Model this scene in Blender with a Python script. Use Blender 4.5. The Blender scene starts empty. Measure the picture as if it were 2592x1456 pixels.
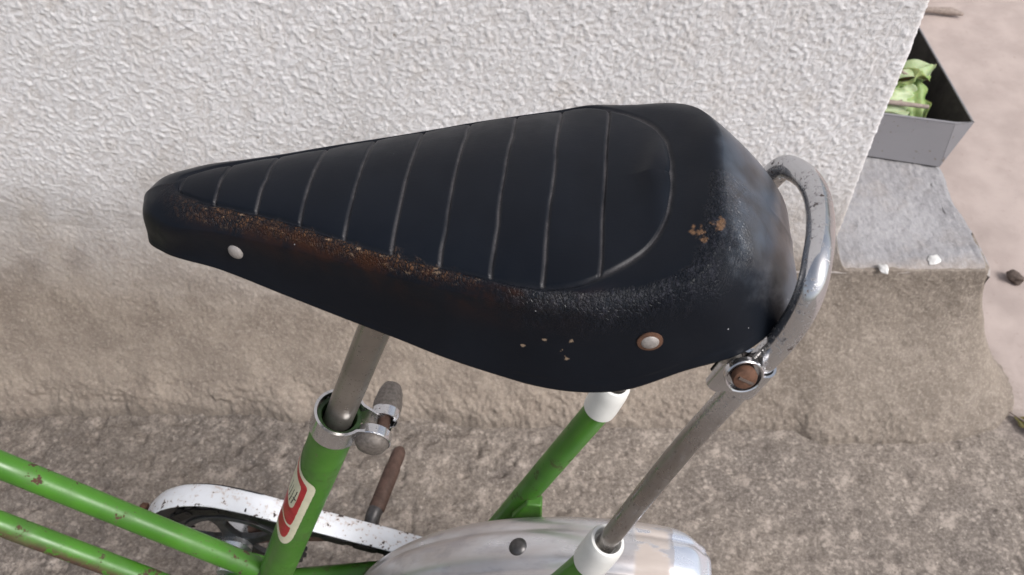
import bpy, bmesh, math, random
import numpy as np
from mathutils import Vector, Matrix, Quaternion

random.seed(7)
sc = bpy.context.scene
COL = sc.collection

# ------------------------------------------------------------------ camera, light, exposure
CAM_H, PITCH = 0.92, 48.8
cd = bpy.data.cameras.new('camera'); cam = bpy.data.objects.new('camera', cd); COL.objects.link(cam)
cam.location = (0, 0, CAM_H); cam.rotation_euler = (math.radians(90 - PITCH), 0, 0)
cd.lens = 31.17; cd.sensor_width = 36; cd.clip_start = 0.01; cd.clip_end = 800
cd.dof.use_dof = True; cd.dof.focus_distance = 0.42; cd.dof.aperture_fstop = 24
sc.camera = cam

SUN_EL, SUN_AZ = 52, 62          # azimuth measured from +y towards +x
w = bpy.data.worlds.new('World'); sc.world = w; w.use_nodes = True
nt = w.node_tree; bg = nt.nodes['Background']
sky = nt.nodes.new('ShaderNodeTexSky'); sky.sky_type = 'NISHITA'; sky.sun_disc = False
sky.sun_elevation = math.radians(SUN_EL); sky.sun_rotation = math.radians(SUN_AZ)
sky.air_density = 1.0; sky.dust_density = 4.0; sky.ozone_density = 1.0
hs = nt.nodes.new('ShaderNodeHueSaturation'); hs.inputs['Saturation'].default_value = 0.5
nt.links.new(sky.outputs[0], hs.inputs['Color']); nt.links.new(hs.outputs[0], bg.inputs[0])
bg.inputs[1].default_value = 0.11
sl = bpy.data.lights.new('sun', 'SUN'); so = bpy.data.objects.new('sun', sl); COL.objects.link(so)
sl.energy = 2.0; sl.angle = math.radians(22); sl.color = (1, 0.975, 0.965)
e, az = math.radians(SUN_EL), math.radians(SUN_AZ)
SUNDIR = Vector((.62, -.42, .66)).normalized()
so.rotation_euler = SUNDIR.to_track_quat('Z', 'Y').to_euler()
sky.sun_rotation = math.atan2(SUNDIR.x, SUNDIR.y)
sc.view_settings.view_transform = 'Standard'; sc.view_settings.look = 'None'
sc.view_settings.exposure = 0.46; sc.view_settings.gamma = 1

# ------------------------------------------------------------------ helpers
def tag(o, label=None, cat=None, group=None, kind=None):
    if label: o['label'] = label
    if cat: o['category'] = cat
    if group: o['group'] = group
    if kind: o['kind'] = kind
    return o

def empty(name, loc=(0, 0, 0), rz=0, parent=None):
    o = bpy.data.objects.new(name, None); o.empty_display_size = .02
    o.location = loc; o.rotation_euler = (0, 0, rz); COL.objects.link(o); o.parent = parent
    return o

def grid_mesh(name, P, mat, parent=None, attrs=None, closed=False, smooth=True, merge=0):
    """P: (nu,nv,3) array"""
    nu, nv = P.shape[:2]
    idx = np.arange(nu * nv).reshape(nu, nv)
    if closed: idx = np.concatenate([idx, idx[:, :1]], 1)
    q = np.stack([idx[:-1, :-1], idx[1:, :-1], idx[1:, 1:], idx[:-1, 1:]], -1).reshape(-1, 4)
    me = bpy.data.meshes.new(name)
    me.vertices.add(nu * nv); me.vertices.foreach_set('co', P.reshape(-1).astype(np.float32))
    me.loops.add(q.size); me.loops.foreach_set('vertex_index', q.reshape(-1).astype(np.int32))
    me.polygons.add(len(q)); me.polygons.foreach_set('loop_start', (np.arange(len(q)) * 4).astype(np.int32))
    me.update(calc_edges=True)
    if attrs:
        for k, v in attrs.items():
            a = me.attributes.new(k, 'FLOAT', 'POINT'); a.data.foreach_set('value', v.reshape(-1).astype(np.float32))
    if merge:
        bm = bmesh.new(); bm.from_mesh(me); bmesh.ops.remove_doubles(bm, verts=bm.verts, dist=merge); bm.to_mesh(me); bm.free()
    if smooth: me.polygons.foreach_set('use_smooth', np.ones(len(me.polygons), bool))
    me.materials.append(mat)
    o = bpy.data.objects.new(name, me); COL.objects.link(o); o.parent = parent
    return o

def bm_obj(name, bm, mat, parent=None, smooth=True, bevel=0, autos=35):
    me = bpy.data.meshes.new(name)
    bmesh.ops.recalc_face_normals(bm, faces=bm.faces[:])
    bm.to_mesh(me); bm.free()
    for m in (mat if isinstance(mat, (list, tuple)) else [mat]): me.materials.append(m)
    o = bpy.data.objects.new(name, me); COL.objects.link(o); o.parent = parent
    if smooth:
        for p in me.polygons: p.use_smooth = True
        try: me.set_sharp_from_angle(angle=math.radians(autos))
        except Exception: pass
    if bevel:
        b = o.modifiers.new('bevel', 'BEVEL'); b.width = bevel; b.segments = 2; b.limit_method = 'ANGLE'
    return o

def frames(pts):
    pts = [Vector(p) for p in pts]; n = len(pts); T = []
    for i in range(n):
        T.append((pts[min(i + 1, n - 1)] - pts[max(i - 1, 0)]).normalized())
    up = Vector((0, 1, 0)) if abs(T[0].y) < .9 else Vector((0, 0, 1))
    N = [(up - T[0] * up.dot(T[0])).normalized()]
    for i in range(1, n):
        N.append((N[-1] - T[i] * N[-1].dot(T[i])).normalized())
    return pts, T, N, [T[i].cross(N[i]) for i in range(n)]

def add_tube(bm, pts, r, seg=20, cap=True):
    """r is a number or a list per point"""
    pts, T, N, B = frames(pts); rr = r if isinstance(r, (list, tuple)) else [r] * len(pts)
    rings = []
    for i, p in enumerate(pts):
        rings.append([bm.verts.new(p + (N[i] * math.cos(2 * math.pi * k / seg) + B[i] * math.sin(2 * math.pi * k / seg)) * rr[i]) for k in range(seg)])
    for a, b in zip(rings[:-1], rings[1:]):
        for k in range(seg): bm.faces.new((a[k], a[(k + 1) % seg], b[(k + 1) % seg], b[k]))
    if cap:
        bm.faces.new(rings[0][::-1]); bm.faces.new(rings[-1])

def tube(name, pts, r, mat, parent, seg=24, cap=True):
    bm = bmesh.new(); add_tube(bm, pts, r, seg, cap); return bm_obj(name, bm, mat, parent)

def lathe_pts(axis0, axis1, prof):
    """prof: (fraction along axis in metres, radius)"""
    a, b = Vector(axis0), Vector(axis1); d = (b - a).normalized()
    return [a + d * t for t, _ in prof], [max(r, 1e-5) for _, r in prof]

def lathe(name, a, b, prof, mat, parent, seg=28):
    p, r = lathe_pts(a, b, prof); bm = bmesh.new()
    # direction is constant so frames stay fine even where t does not advance
    d = (Vector(b) - Vector(a)).normalized()
    u = d.orthogonal().normalized(); v = d.cross(u); rings = []
    for q, rad in zip(p, r):
        rings.append([bm.verts.new(q + (u * math.cos(2 * math.pi * k / seg) + v * math.sin(2 * math.pi * k / seg)) * rad) for k in range(seg)])
    for x, y in zip(rings[:-1], rings[1:]):
        for k in range(seg): bm.faces.new((x[k], x[(k + 1) % seg], y[(k + 1) % seg], y[k]))
    bm.faces.new(rings[0][::-1]); bm.faces.new(rings[-1])
    return bm_obj(name, bm, mat, parent)

def spline(pts, n):
    """Catmull-Rom through pts (k,d) -> (n,d), parameter spread by chord length"""
    P = np.array(pts, float); k = len(P)
    d = np.r_[0, np.cumsum(np.sqrt(((P[1:] - P[:-1]) ** 2).sum(1)) ** .5 + 1e-9)]; d /= d[-1]
    return spline_t(P, d, np.linspace(0, 1, n))
def spline_t(P, d, t):
    k = len(P); m = np.zeros_like(P)
    h = np.diff(d)[:, None]; s = np.diff(P, axis=0) / h
    m[0] = s[0]; m[-1] = s[-1]
    m[1:-1] = (s[:-1] * h[1:] + s[1:] * h[:-1]) / (h[1:] + h[:-1])
    i = np.clip(np.searchsorted(d, t, side='right') - 1, 0, k - 2)
    H = (d[i + 1] - d[i])[:, None]; u = ((t - d[i])[:, None]) / H
    return (2*u**3-3*u**2+1)*P[i] + (u**3-2*u**2+u)*H*m[i] + (-2*u**3+3*u**2)*P[i+1] + (u**3-u**2)*H*m[i+1]

def vnoise(X, f, seed=0):
    """smooth value noise in [-1,1] on (...,3) points"""
    Q = X * f + seed * 17.137; i = np.floor(Q).astype(np.int64); u = Q - i; u = u * u * (3 - 2 * u)
    def h(a, b, c):
        n = (a * 73856093) ^ (b * 19349663) ^ (c * 83492791) ^ (seed * 2654435)
        n = (n ^ (n >> 13)) * 1274126177; n = n & 0x7fffffff; n = (n ^ (n >> 16)) & 0xffff
        return n / 32767.5 - 1
    r = 0
    for a in (0, 1):
        for b in (0, 1):
            for c in (0, 1):
                wgt = (u[..., 0] if a else 1 - u[..., 0]) * (u[..., 1] if b else 1 - u[..., 1]) * (u[..., 2] if c else 1 - u[..., 2])
                r = r + wgt * h(i[..., 0] + a, i[..., 1] + b, i[..., 2] + c)
    return r
def fbm(X, f, o=4, seed=0):
    return sum(vnoise(X, f * 2 ** k, seed + k) * .5 ** k for k in range(o))
def sstep(a, b, x):
    t = np.clip((x - a) / (b - a), 0, 1); return t * t * (3 - 2 * t)

# ------------------------------------------------------------------ material helpers
class M:
    def __init__(s, name):
        s.m = bpy.data.materials.new(name); s.m.use_nodes = True; s.t = s.m.node_tree
        s.b = s.t.nodes['Principled BSDF']; s.tc = None
    def n(s, typ, ins=None, **kw):
        nd = s.t.nodes.new(typ)
        for k, v in kw.items(): setattr(nd, k, v)
        for k, v in (ins or {}).items():
            s.put(nd.inputs[k], v)
        return nd
    def put(s, sock, v):
        if isinstance(v, bpy.types.NodeSocket): s.t.links.new(v, sock)
        elif isinstance(v, bpy.types.Node): s.t.links.new(v.outputs[0], sock)
        else:
            if sock.type == 'RGBA' and len(v) == 3: v = (*v, 1)
            sock.default_value = v
    def obj(s, scale=(1, 1, 1), rot=(0, 0, 0)):
        if not s.tc: s.tc = s.n('ShaderNodeTexCoord')
        return s.n('ShaderNodeMapping', {'Vector': s.tc.outputs['Object'], 'Scale': scale, 'Rotation': rot}).outputs[0]
    def noise(s, scale, detail=4, rough=.55, vec=None, dist=0):
        return s.n('ShaderNodeTexNoise', {'Vector': vec or s.obj(), 'Scale': scale, 'Detail': detail, 'Roughness': rough, 'Distortion': dist}).outputs['Fac']
    def voro(s, scale, vec=None, feature='F1', rnd=1):
        return s.n('ShaderNodeTexVoronoi', {'Vector': vec or s.obj(), 'Scale': scale, 'Randomness': rnd}, feature=feature).outputs['Distance']
    def ramp(s, fac, lo, hi, a=0., b=1.):
        return s.n('ShaderNodeMapRange', {'Value': fac, 'From Min': lo, 'From Max': hi, 'To Min': a, 'To Max': b}, interpolation_type='SMOOTHSTEP').outputs[0]
    def mix(s, f, a, b):
        nd = s.t.nodes.new('ShaderNodeMix'); nd.data_type = 'RGBA'
        s.put(nd.inputs[0], f); s.put(nd.inputs[6], a); s.put(nd.inputs[7], b); return nd.outputs[2]
    def math(s, op, a, b=0., c=None, clamp=False):
        nd = s.t.nodes.new('ShaderNodeMath'); nd.operation = op; nd.use_clamp = clamp
        s.put(nd.inputs[0], a); s.put(nd.inputs[1], b)
        if c is not None: s.put(nd.inputs[2], c)
        return nd.outputs[0]
    def attr(s, name): return s.n('ShaderNodeAttribute', attribute_name=name).outputs['Fac']
    def sep(s, vec=None):
        if not s.tc: s.tc = s.n('ShaderNodeTexCoord')
        return s.n('ShaderNodeSeparateXYZ', {0: vec or s.tc.outputs['Object']}).outputs
    def bump(s, h, strength=.3, dist=.001, prev=None):
        i = {'Height': h, 'Strength': strength, 'Distance': dist}
        if prev: i['Normal'] = prev
        return s.n('ShaderNodeBump', i).outputs[0]
    def spot(s, p, r, edge=.4, wob=.3, vec=None, wsc=600):
        """ragged patch round point p (object space)"""
        if not s.tc: s.tc = s.n('ShaderNodeTexCoord')
        d = s.n('ShaderNodeVectorMath', {0: s.tc.outputs['Object'], 1: p}, operation='DISTANCE').outputs['Value']
        d = s.math('ADD', d, s.math('MULTIPLY', s.math('SUBTRACT', s.noise(wsc, 3), .5), r * wob * 4))
        return s.ramp(d, r, r * (1 - edge))
    def out(s, color=None, rough=None, metal=None, normal=None, spec=None, coat=None):
        for k, v in (('Base Color', color), ('Roughness', rough), ('Metallic', metal), ('Normal', normal), ('Specular IOR Level', spec), ('Coat Weight', coat)):
            if v is not None: s.put(s.b.inputs[k], v)
        return s.m

def rgb(h, g=1.0):
    c = [int(h[i:i + 2], 16) / 255 for i in (0, 2, 4)]
    return tuple((x / 12.92 if x <= .04045 else ((x + .055) / 1.055) ** 2.4) * g for x in c)

# ---- wall stucco
def mat_stucco(skirt=False):
    m = M('skirting mortar' if skirt else 'stucco'); x, y, z = m.sep()
    big = m.noise(5, 4); mid = m.noise(30, 4); m2 = m.noise(45, 5, .65)
    base = m.mix(m.ramp(big, .3, .7), (.74, .73, .74), (.67, .66, .665))
    base = m.mix(m.math('MULTIPLY', m.ramp(mid, .52, .72), .25), base, (.54, .48, .42))
    base = m.mix(m.math('MULTIPLY', m.ramp(m.attr('hgt'), .0, -.7), .38), base, (.40, .35, .31))       # dust in the hollows, with relief shade painted in
    d = m.math('ADD', z, m.math('MULTIPLY', m.math('SUBTRACT', big, .5), -.12))
    d = m.math('ADD', d, m.math('MULTIPLY', m.math('SUBTRACT', mid, .5), -.07))
    brown = m.mix(m.ramp(mid, .35, .65), (.30, .248, .200), (.225, .183, .148))
    r = m.mix(m.ramp(m.noise(9, 4), .3, .7), (.245, .207, .172), (.178, .148, .122))
    r = m.mix(m.math('MULTIPLY', m.ramp(m2, .48, .7), .4), r, (.36, .31, .265))
    f = m.ramp(m.math('ADD', x, m.math('MULTIPLY', m.math('SUBTRACT', big, .5), .3)), .15, .42)
    f = m.math('MULTIPLY', f, m.ramp(z, .24, .18))
    low = m.mix(f, brown, r)
    low = m.mix(m.math('MULTIPLY', m.ramp(m.math('ADD', z, m.math('MULTIPLY', mid, .05)), .06, .02), .5), low, (.185, .155, .13))
    low = m.mix(m.math('MULTIPLY', m.ramp(m.noise(150, 3, .6), .62, .72), .40), low, (.11, .09, .075))
    gr = m.noise(240, 6, .82)
    low = m.mix(m.math('MULTIPLY', m.ramp(gr, .50, .62), .38), low, (.47, .41, .35))
    low = m.mix(m.math('MULTIPLY', m.ramp(gr, .48, .37), .38), low, (.14, .11, .09))
    base = m.mix(m.math('MULTIPLY', m.ramp(gr, .45, .34), .30), base, (.40, .36, .33))
    c = m.mix(m.math('MULTIPLY', m.ramp(d, .40, .11), .97), base, low)
    c = m.mix(f, c, low)
    c = m.mix(m.math('MULTIPLY', m.math('MULTIPLY', m.ramp(m.noise(240, 3, .6, vec=m.obj(rot=(.4, .2, 1))), .62, .74), .5), m.ramp(z, .2, .1)), c, (.50, .44, .38))
    sp = m.ramp(m.noise(190, 2), .70, .76)
    c = m.mix(m.math('MULTIPLY', sp, .4), c, (.33, .27, .22))
    pits = m.math('MULTIPLY', m.ramp(m.voro(42, vec=m.obj(rot=(.2, .5, .1))), .075, .05), m.ramp(m.noise(20, 2), .5, .58))
    c = m.mix(m.math('MULTIPLY', pits, .6), c, (.20, .16, .13))
    st_ = m.ramp(m.noise(11, 5, .65, vec=m.obj((1, 1, .6))), .55, .75)
    c = m.mix(m.math('MULTIPLY', st_, .22), c, (.50, .42, .34))
    nb = m.bump(m.math('ADD', m.math('ADD', m.noise(330, 4, .6), gr), m.math('MULTIPLY', m.noise(900, 3), .5)), .7, .0012)
    return m.out(c, .85, 0, nb, .25)

def mat_skirt(): return mat_stucco(True)

def mat_ground():
    m = M('worn concrete'); x, y, z = m.sep()
    big = m.noise(4.5, 5); mid = m.noise(38, 6, .68); fine = m.noise(300, 5, .7)
    c = m.mix(m.ramp(big, .35, .65), (.220, .188, .160), (.165, .143, .126))
    c = m.mix(m.math('MULTIPLY', m.ramp(mid, .5, .66), .75), c, (.40, .345, .30))
    c = m.mix(m.math('MULTIPLY', m.ramp(mid, .44, .32), .6), c, (.125, .105, .095))
    c = m.mix(m.math('MULTIPLY', m.ramp(m.noise(170, 3, .6), .62, .72), .6), c, (.09, .075, .065))
    c = m.mix(m.math('MULTIPLY', m.ramp(m.noise(140, 4, .7, vec=m.obj(rot=(.4, .2, 1))), .60, .70), .65), c, (.55, .49, .43))
    gr = m.noise(260, 6, .82)
    c = m.mix(m.math('MULTIPLY', m.ramp(gr, .50, .62), .42), c, (.47, .41, .36))
    c = m.mix(m.math('MULTIPLY', m.ramp(gr, .49, .37), .65), c, (.085, .070, .060))
    gv2 = m.ramp(m.voro(120, vec=m.obj(rot=(.3, .1, 2))), .42, .18)
    c = m.mix(m.math('MULTIPLY', m.math('MULTIPLY', gv2, m.ramp(m.noise(33, 3), .48, .6)), .5), c, (.50, .435, .38))
    # smoother pinkish screed out to the right, past the step
    xx = m.math('ADD', x, m.math('MULTIPLY', m.math('SUBTRACT', big, .5), .25))
    xx = m.math('ADD', xx, m.math('MULTIPLY', m.math('SUBTRACT', mid, .5), .06))
    far = m.math('ADD', xx, m.math('MULTIPLY', y, .55))
    pk = m.ramp(far, .88, 1.02)
    pc = m.mix(m.ramp(m.noise(14, 5), .3, .7), (.44, .37, .34), (.36, .30, .275))
    pc = m.mix(m.math('MULTIPLY', m.ramp(m.noise(110, 3, .6), .60, .75), .35), pc, (.26, .20, .18))
    c = m.mix(pk, c, pc)
    h = m.math('ADD', m.math('ADD', fine, gr), m.math('MULTIPLY', mid, 1.4))
    st = m.math('MULTIPLY', m.ramp(pk, 0, 1, 1., .35), m.ramp(x, -.05, .3, 1., .6))
    b = m.n('ShaderNodeBump', {'Height': h, 'Strength': st, 'Distance': .0013}).outputs[0]
    return m.out(c, .9, 0, b, .25)

def mat_step():
    m = M('grey cement'); mid = m.noise(28, 5, .6); fine = m.noise(260, 4, .6)
    c = m.mix(m.ramp(m.noise(9, 4), .3, .7), (.34, .335, .345), (.275, .27, .28))
    c = m.mix(m.math('MULTIPLY', m.ramp(mid, .5, .7), .4), c, (.30, .27, .25))
    c = m.mix(m.math('MULTIPLY', m.ramp(m.noise(95, 3, .6, vec=m.obj((1, .45, 1), (0, 0, .3))), .62, .72), .5), c, (.19, .185, .20))
    x, y, z = m.sep()
    c = m.mix(m.math('MULTIPLY', m.ramp(m.math('ADD', y, m.math('MULTIPLY', mid, .05)), .715, .685), .6), c, (.38, .32, .27))
    gr = m.noise(230, 6, .8, vec=m.obj((1, .5, 1)))
    c = m.mix(m.math('MULTIPLY', m.ramp(gr, .50, .64), .35), c, (.50, .49, .49))
    c = m.mix(m.math('MULTIPLY', m.ramp(gr, .48, .36), .45), c, (.17, .165, .17))
    return m.out(c, .9, 0, m.bump(m.math('ADD', fine, gr), .8, .0013), .15)

def mat_chrome_base(name='pitted chrome', rust=.75, dull=.1, metal=.95, col=(.60, .60, .615), rl=.10, rh=.26, grime=False):  # grime: dull lower legs with their dark reflections painted in
    m = M(name)
    n1 = m.noise(70, 4, .6); n2 = m.noise(700, 4, .7); n3 = m.noise(260, 5, .7)
    pit = m.math('MULTIPLY', m.ramp(n2, .62 - .05 * rust, .70 - .05 * rust), m.ramp(n1, .40, .62))
    pit = m.math('MAXIMUM', pit, m.math('MULTIPLY', m.ramp(n3, .66 - .08 * rust, .74 - .08 * rust), m.ramp(n1, .38, .55)))
    c = m.mix(m.math('MULTIPLY', m.ramp(m.noise(25, 4), .4, .75), .35 + dull), col, tuple(x * .55 for x in col))
    c = m.mix(pit, c, m.mix(m.ramp(n3, .4, .7), (.10, .055, .035), (.055, .04, .035)))
    r = m.math('ADD', m.ramp(n1, .3, .75, rl, rh), m.math('MULTIPLY', pit, .4), clamp=True)
    me = m.math('SUBTRACT', metal, m.math('MULTIPLY', pit, .8), clamp=True)
    if grime:
        x, y, z = m.sep()
        g = m.math('MULTIPLY', m.ramp(m.math('ADD', z, m.math('MULTIPLY', n1, .03)), .66, .60), .85)  # dull lower legs, with their dark reflections painted in as colour
        c = m.mix(g, c, m.mix(m.ramp(m.noise(110, 5, .7, vec=m.obj((1, 1, .25))), .35, .65), (.25, .225, .205), (.34, .32, .31)))
        r = m.math('ADD', r, m.math('MULTIPLY', g, .16), clamp=True)
        sc_ = m.math('MULTIPLY', m.ramp(m.noise(500, 4, .7, vec=m.obj((1, 1, .15))), .60, .68), g)
        c = m.mix(m.math('MULTIPLY', sc_, .6), c, (.08, .06, .05))
    return m.out(c, r, me, m.bump(m.math('ADD', m.math('MULTIPLY', pit, -1.), m.math('MULTIPLY', n1, .5)), .35, .0004))
def mat_chrome(*a, **k): return mat_chrome_base(*a, **k)

def mat_green():
    m = M('scuffed green paint'); n1 = m.noise(38, 5, .62); n2 = m.noise(130, 5, .65); x, y, z = m.sep()
    c = m.mix(m.ramp(m.noise(20, 3), .3, .7), (.052, .185, .012), (.038, .140, .009))
    rust = m.ramp(m.math('ADD', n2, m.math('MULTIPLY', m.math('SUBTRACT', n1, .5), .9)), .625, .67)
    rust = m.math('MULTIPLY', rust, m.ramp(m.attr('rusty'), 0., 1., .0, 1.))
    line = m.math('MULTIPLY', m.attr('streak'), m.ramp(m.math('ADD', n2, m.math('MULTIPLY', n1, .3)), .52, .60))
    rust = m.math('MAXIMUM', rust, line)
    halo = m.ramp(n1, .50, .66)
    c = m.mix(m.math('MULTIPLY', halo, .35), c, (.05, .10, .03))
    c = m.mix(rust, c, m.mix(m.ramp(n2, .5, .75), (.075, .035, .022), (.045, .028, .022)))
    c = m.mix(m.math('MULTIPLY', m.ramp(m.noise(17, 5, .6), .50, .68), .35), c, (.085, .19, .045))
    c = m.mix(m.math('MULTIPLY', m.ramp(m.noise(420, 3, .6, vec=m.obj((1, 1, .3))), .64, .70), .45), c, (.10, .085, .05))
    r = m.math('ADD', m.ramp(n1, .3, .7, .30, .52), m.math('MULTIPLY', rust, .45), clamp=True)
    return m.out(c, r, 0, m.bump(m.math('ADD', m.math('MULTIPLY', rust, -.8), m.math('MULTIPLY', n2, .12)), .35, .0005), .5)

def mat_guard_white():
    m = M('chipped white enamel'); n1 = m.noise(60, 5, .65); n2 = m.noise(240, 4, .6)
    x, y, z = m.sep()
    e = m.attr('edge')
    ch = m.ramp(m.math('ADD', m.math('ADD', n2, m.math('MULTIPLY', m.math('SUBTRACT', n1, .5), .8)), m.math('MULTIPLY', e, .12)), .725, .745)
    c = m.mix(m.ramp(n1, .4, .8), (.74, .76, .80), (.62, .62, .63))
    halo = m.ramp(m.math('ADD', n2, m.math('MULTIPLY', m.math('SUBTRACT', n1, .5), .8)), .57, .68)
    c = m.mix(m.math('MULTIPLY', halo, .4), c, (.45, .30, .22))
    c = m.mix(ch, c, (.045, .032, .03))
    return m.out(c, m.ramp(ch, 0, 1, .35, .8), 0, m.bump(ch, -.4, .0004))

def simple(name, col, rough=.5, metal=0, var=.25, scale=80, bs=.2, spec=.5, dirt=None, dth=(.55, .7), dsc=40):
    m = M(name); n = m.noise(scale, 4, .6)
    c = m.mix(m.ramp(n, .3, .7), col, tuple(x * (1 - var) for x in col))
    if dirt: c = m.mix(m.ramp(m.noise(dsc, 5, .65), *dth), c, dirt)
    return m.out(c, m.ramp(n, .3, .7, rough, min(1, rough + .12)), metal, m.bump(n, bs, .0005), spec)

# ---- saddle vinyl
def mat_saddle():
    m = M('cracked black vinyl'); rr = m.attr('rr'); ss = m.attr('ss'); near = m.attr('near'); gv = m.attr('groove')
    v = m.obj()
    fine = m.noise(900, 4, .6); mid = m.noise(120, 4, .6); big = m.noise(28, 3)
    col = m.mix(m.ramp(big, .3, .7), (.0042, .0057, .0092), (.0058, .0078, .0122))
    # dust lying in the pressed grooves
    gn = m.math('MULTIPLY', m.ramp(m.noise(1500, 3, .7), .25, .6, .35, 1.), m.ramp(m.noise(85, 3, .6), .35, .6, .35, 1.))
    col = m.mix(m.math('MULTIPLY', m.math('MULTIPLY', gv, gn), .9), col, (.085, .080, .082))
    # brown crazed wear under the near seam
    a = m.math('ADD', rr, m.math('MULTIPLY', m.math('SUBTRACT', mid, .5), .55))
    band = m.math('MULTIPLY', m.ramp(a, 1.0, 1.12), m.ramp(a, 2.0, 1.3))
    along = m.math('MULTIPLY', m.ramp(ss, -.150, -.095), m.ramp(ss, .005, -.035))
    wear = m.math('MULTIPLY', m.math('MULTIPLY', band, along), near)
    crv = m.n('ShaderNodeTexVoronoi', {'Vector': m.obj((1.6, 1, .8), (0, 0, .5)), 'Scale': 560., 'Randomness': 1}, feature='DISTANCE_TO_EDGE').outputs['Distance']
    crack = m.ramp(crv, .02, .16)
    flake = m.ramp(m.noise(380, 4, .65, vec=m.obj((1.5, 1, .7), (0, 0, .6))), .47, .62)
    brown = m.mix(m.ramp(mid, .35, .65), (.060, .024, .011), (.155, .080, .040))
    wb = m.math('MULTIPLY', wear, m.math('MULTIPLY', crack, m.ramp(flake, 0, 1, .22, .95)))
    col = m.mix(m.math('MULTIPLY', wb, .95), col, brown)
    pale = m.math('MULTIPLY', wear, m.ramp(m.noise(300, 4, .7, vec=m.obj((.6, 1, 1.5), (0, .4, .3))), .60, .66))
    col = m.mix(m.math('MULTIPLY', pale, .75), col, (.30, .21, .14))
    # faint brown below that, down the skirt
    soft = m.math('MULTIPLY', m.math('MULTIPLY', m.ramp(rr, 1.1, 1.5), m.math('MULTIPLY', m.ramp(ss, -.14, -.06), m.ramp(ss, .05, -.02))), near)
    col = m.mix(m.math('MULTIPLY', soft, m.math('MULTIPLY', m.math('MULTIPLY', m.ramp(rr, 2.6, 1.5), m.ramp(m.noise(55, 5, .65), .38, .62)), .85)), col, (.042, .0150, .0065))
    # rubbed, crinkled shoulder on the near side towards the back
    a2 = m.math('SUBTRACT', a, m.ramp(ss, .01, .055, 0., .62))
    sh = m.math('MULTIPLY', m.math('MULTIPLY', m.ramp(a2, 1.02, 1.2), m.ramp(a, 2.5, 1.7)), m.math('MULTIPLY', near, m.ramp(ss, -.01, .02)))
    col = m.mix(m.math('MULTIPLY', sh, m.math('MULTIPLY', flake, .25)), col, (.055, .055, .075))
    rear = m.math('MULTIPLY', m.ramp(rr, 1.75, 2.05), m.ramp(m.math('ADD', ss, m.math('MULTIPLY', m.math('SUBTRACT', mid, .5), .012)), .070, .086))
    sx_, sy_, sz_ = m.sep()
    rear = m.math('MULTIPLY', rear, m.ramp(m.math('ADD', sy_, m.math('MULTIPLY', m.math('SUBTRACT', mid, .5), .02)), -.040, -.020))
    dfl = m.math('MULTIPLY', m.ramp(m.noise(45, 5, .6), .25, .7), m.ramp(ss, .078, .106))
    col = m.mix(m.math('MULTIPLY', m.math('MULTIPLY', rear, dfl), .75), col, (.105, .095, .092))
    col = m.mix(m.math('MULTIPLY', m.math('MULTIPLY', rear, m.ramp(m.noise(70, 4), .25, .65)), .6), col, (.060, .083, .118))  # bluish sky sheen painted into the rear slope's colour
    # spots of rust and flecks of white paint
    for p, r in (((.0672, -.0269, .7030), .0023), ((.0743, -.0243, .7046), .0021), ((.0695, -.0300, .7015), .0010)):
        col = m.mix(m.math('MULTIPLY', m.spot(p, r * 1.3, .7, .9, wsc=420), .8), col, m.mix(fine, (.10, .05, .025), (.27, .16, .09)))
    for p, r in SPECKS:
        col = m.mix(m.math('MULTIPLY', m.spot(p, r * 1.15, .5, .8, wsc=900), .85), col, (.27, .20, .14))
    dust = m.ramp(m.voro(95, m.obj((1, 1, 1), (.3, .2, .1))), .032, .024)
    dust = m.math('MULTIPLY', dust, m.ramp(m.noise(60, 2), .5, .56))
    col = m.mix(m.math('MULTIPLY', dust, .8), col, (.42, .42, .44))
    for k_ in range(7):
        p = (.0800 + k_ * .0010, -.0110 + k_ * .0019, .7035 - k_ * .0008)
        col = m.mix(m.math('MULTIPLY', m.spot(p, .0011, .5, .3, wsc=900), .7), col, (.008, .010, .014))
    rough = m.ramp(mid, .3, .7, .32, .42)
    rough = m.math('ADD', rough, m.math('MULTIPLY', wear, .15), clamp=True)
    rough = m.math('ADD', rough, m.math('MULTIPLY', m.ramp(rr, 1.5, 2.6), .08), clamp=True)
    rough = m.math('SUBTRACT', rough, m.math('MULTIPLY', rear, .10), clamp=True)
    # very fine horizontal graining
    gr = m.noise(1500, 2, .5, vec=m.obj((.25, 1, 1)))
    n0 = m.bump(m.math('ADD', m.math('MULTIPLY', fine, .6), gr), .10, .0003)
    rs = m.math('MAXIMUM', wear, m.math('MULTIPLY', sh, .8))
    h2 = m.math('MULTIPLY', m.math('ADD', m.math('MULTIPLY', flake, .7), crack), rs)
    n1 = m.bump(h2, .75, .0007, n0)
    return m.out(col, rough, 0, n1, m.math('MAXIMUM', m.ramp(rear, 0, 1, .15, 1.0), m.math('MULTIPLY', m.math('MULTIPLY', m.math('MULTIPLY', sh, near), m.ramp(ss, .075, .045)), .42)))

SPECKS = [((.0094, -.0524, .6625), .0009), ((.0174, -.0530, .6679), .0008), ((.0270, -.0536, .6699), .0009), ((.0257, -.0550, .6610), .0010), ((.0240, -.0543, .6645), .0006)]

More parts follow.
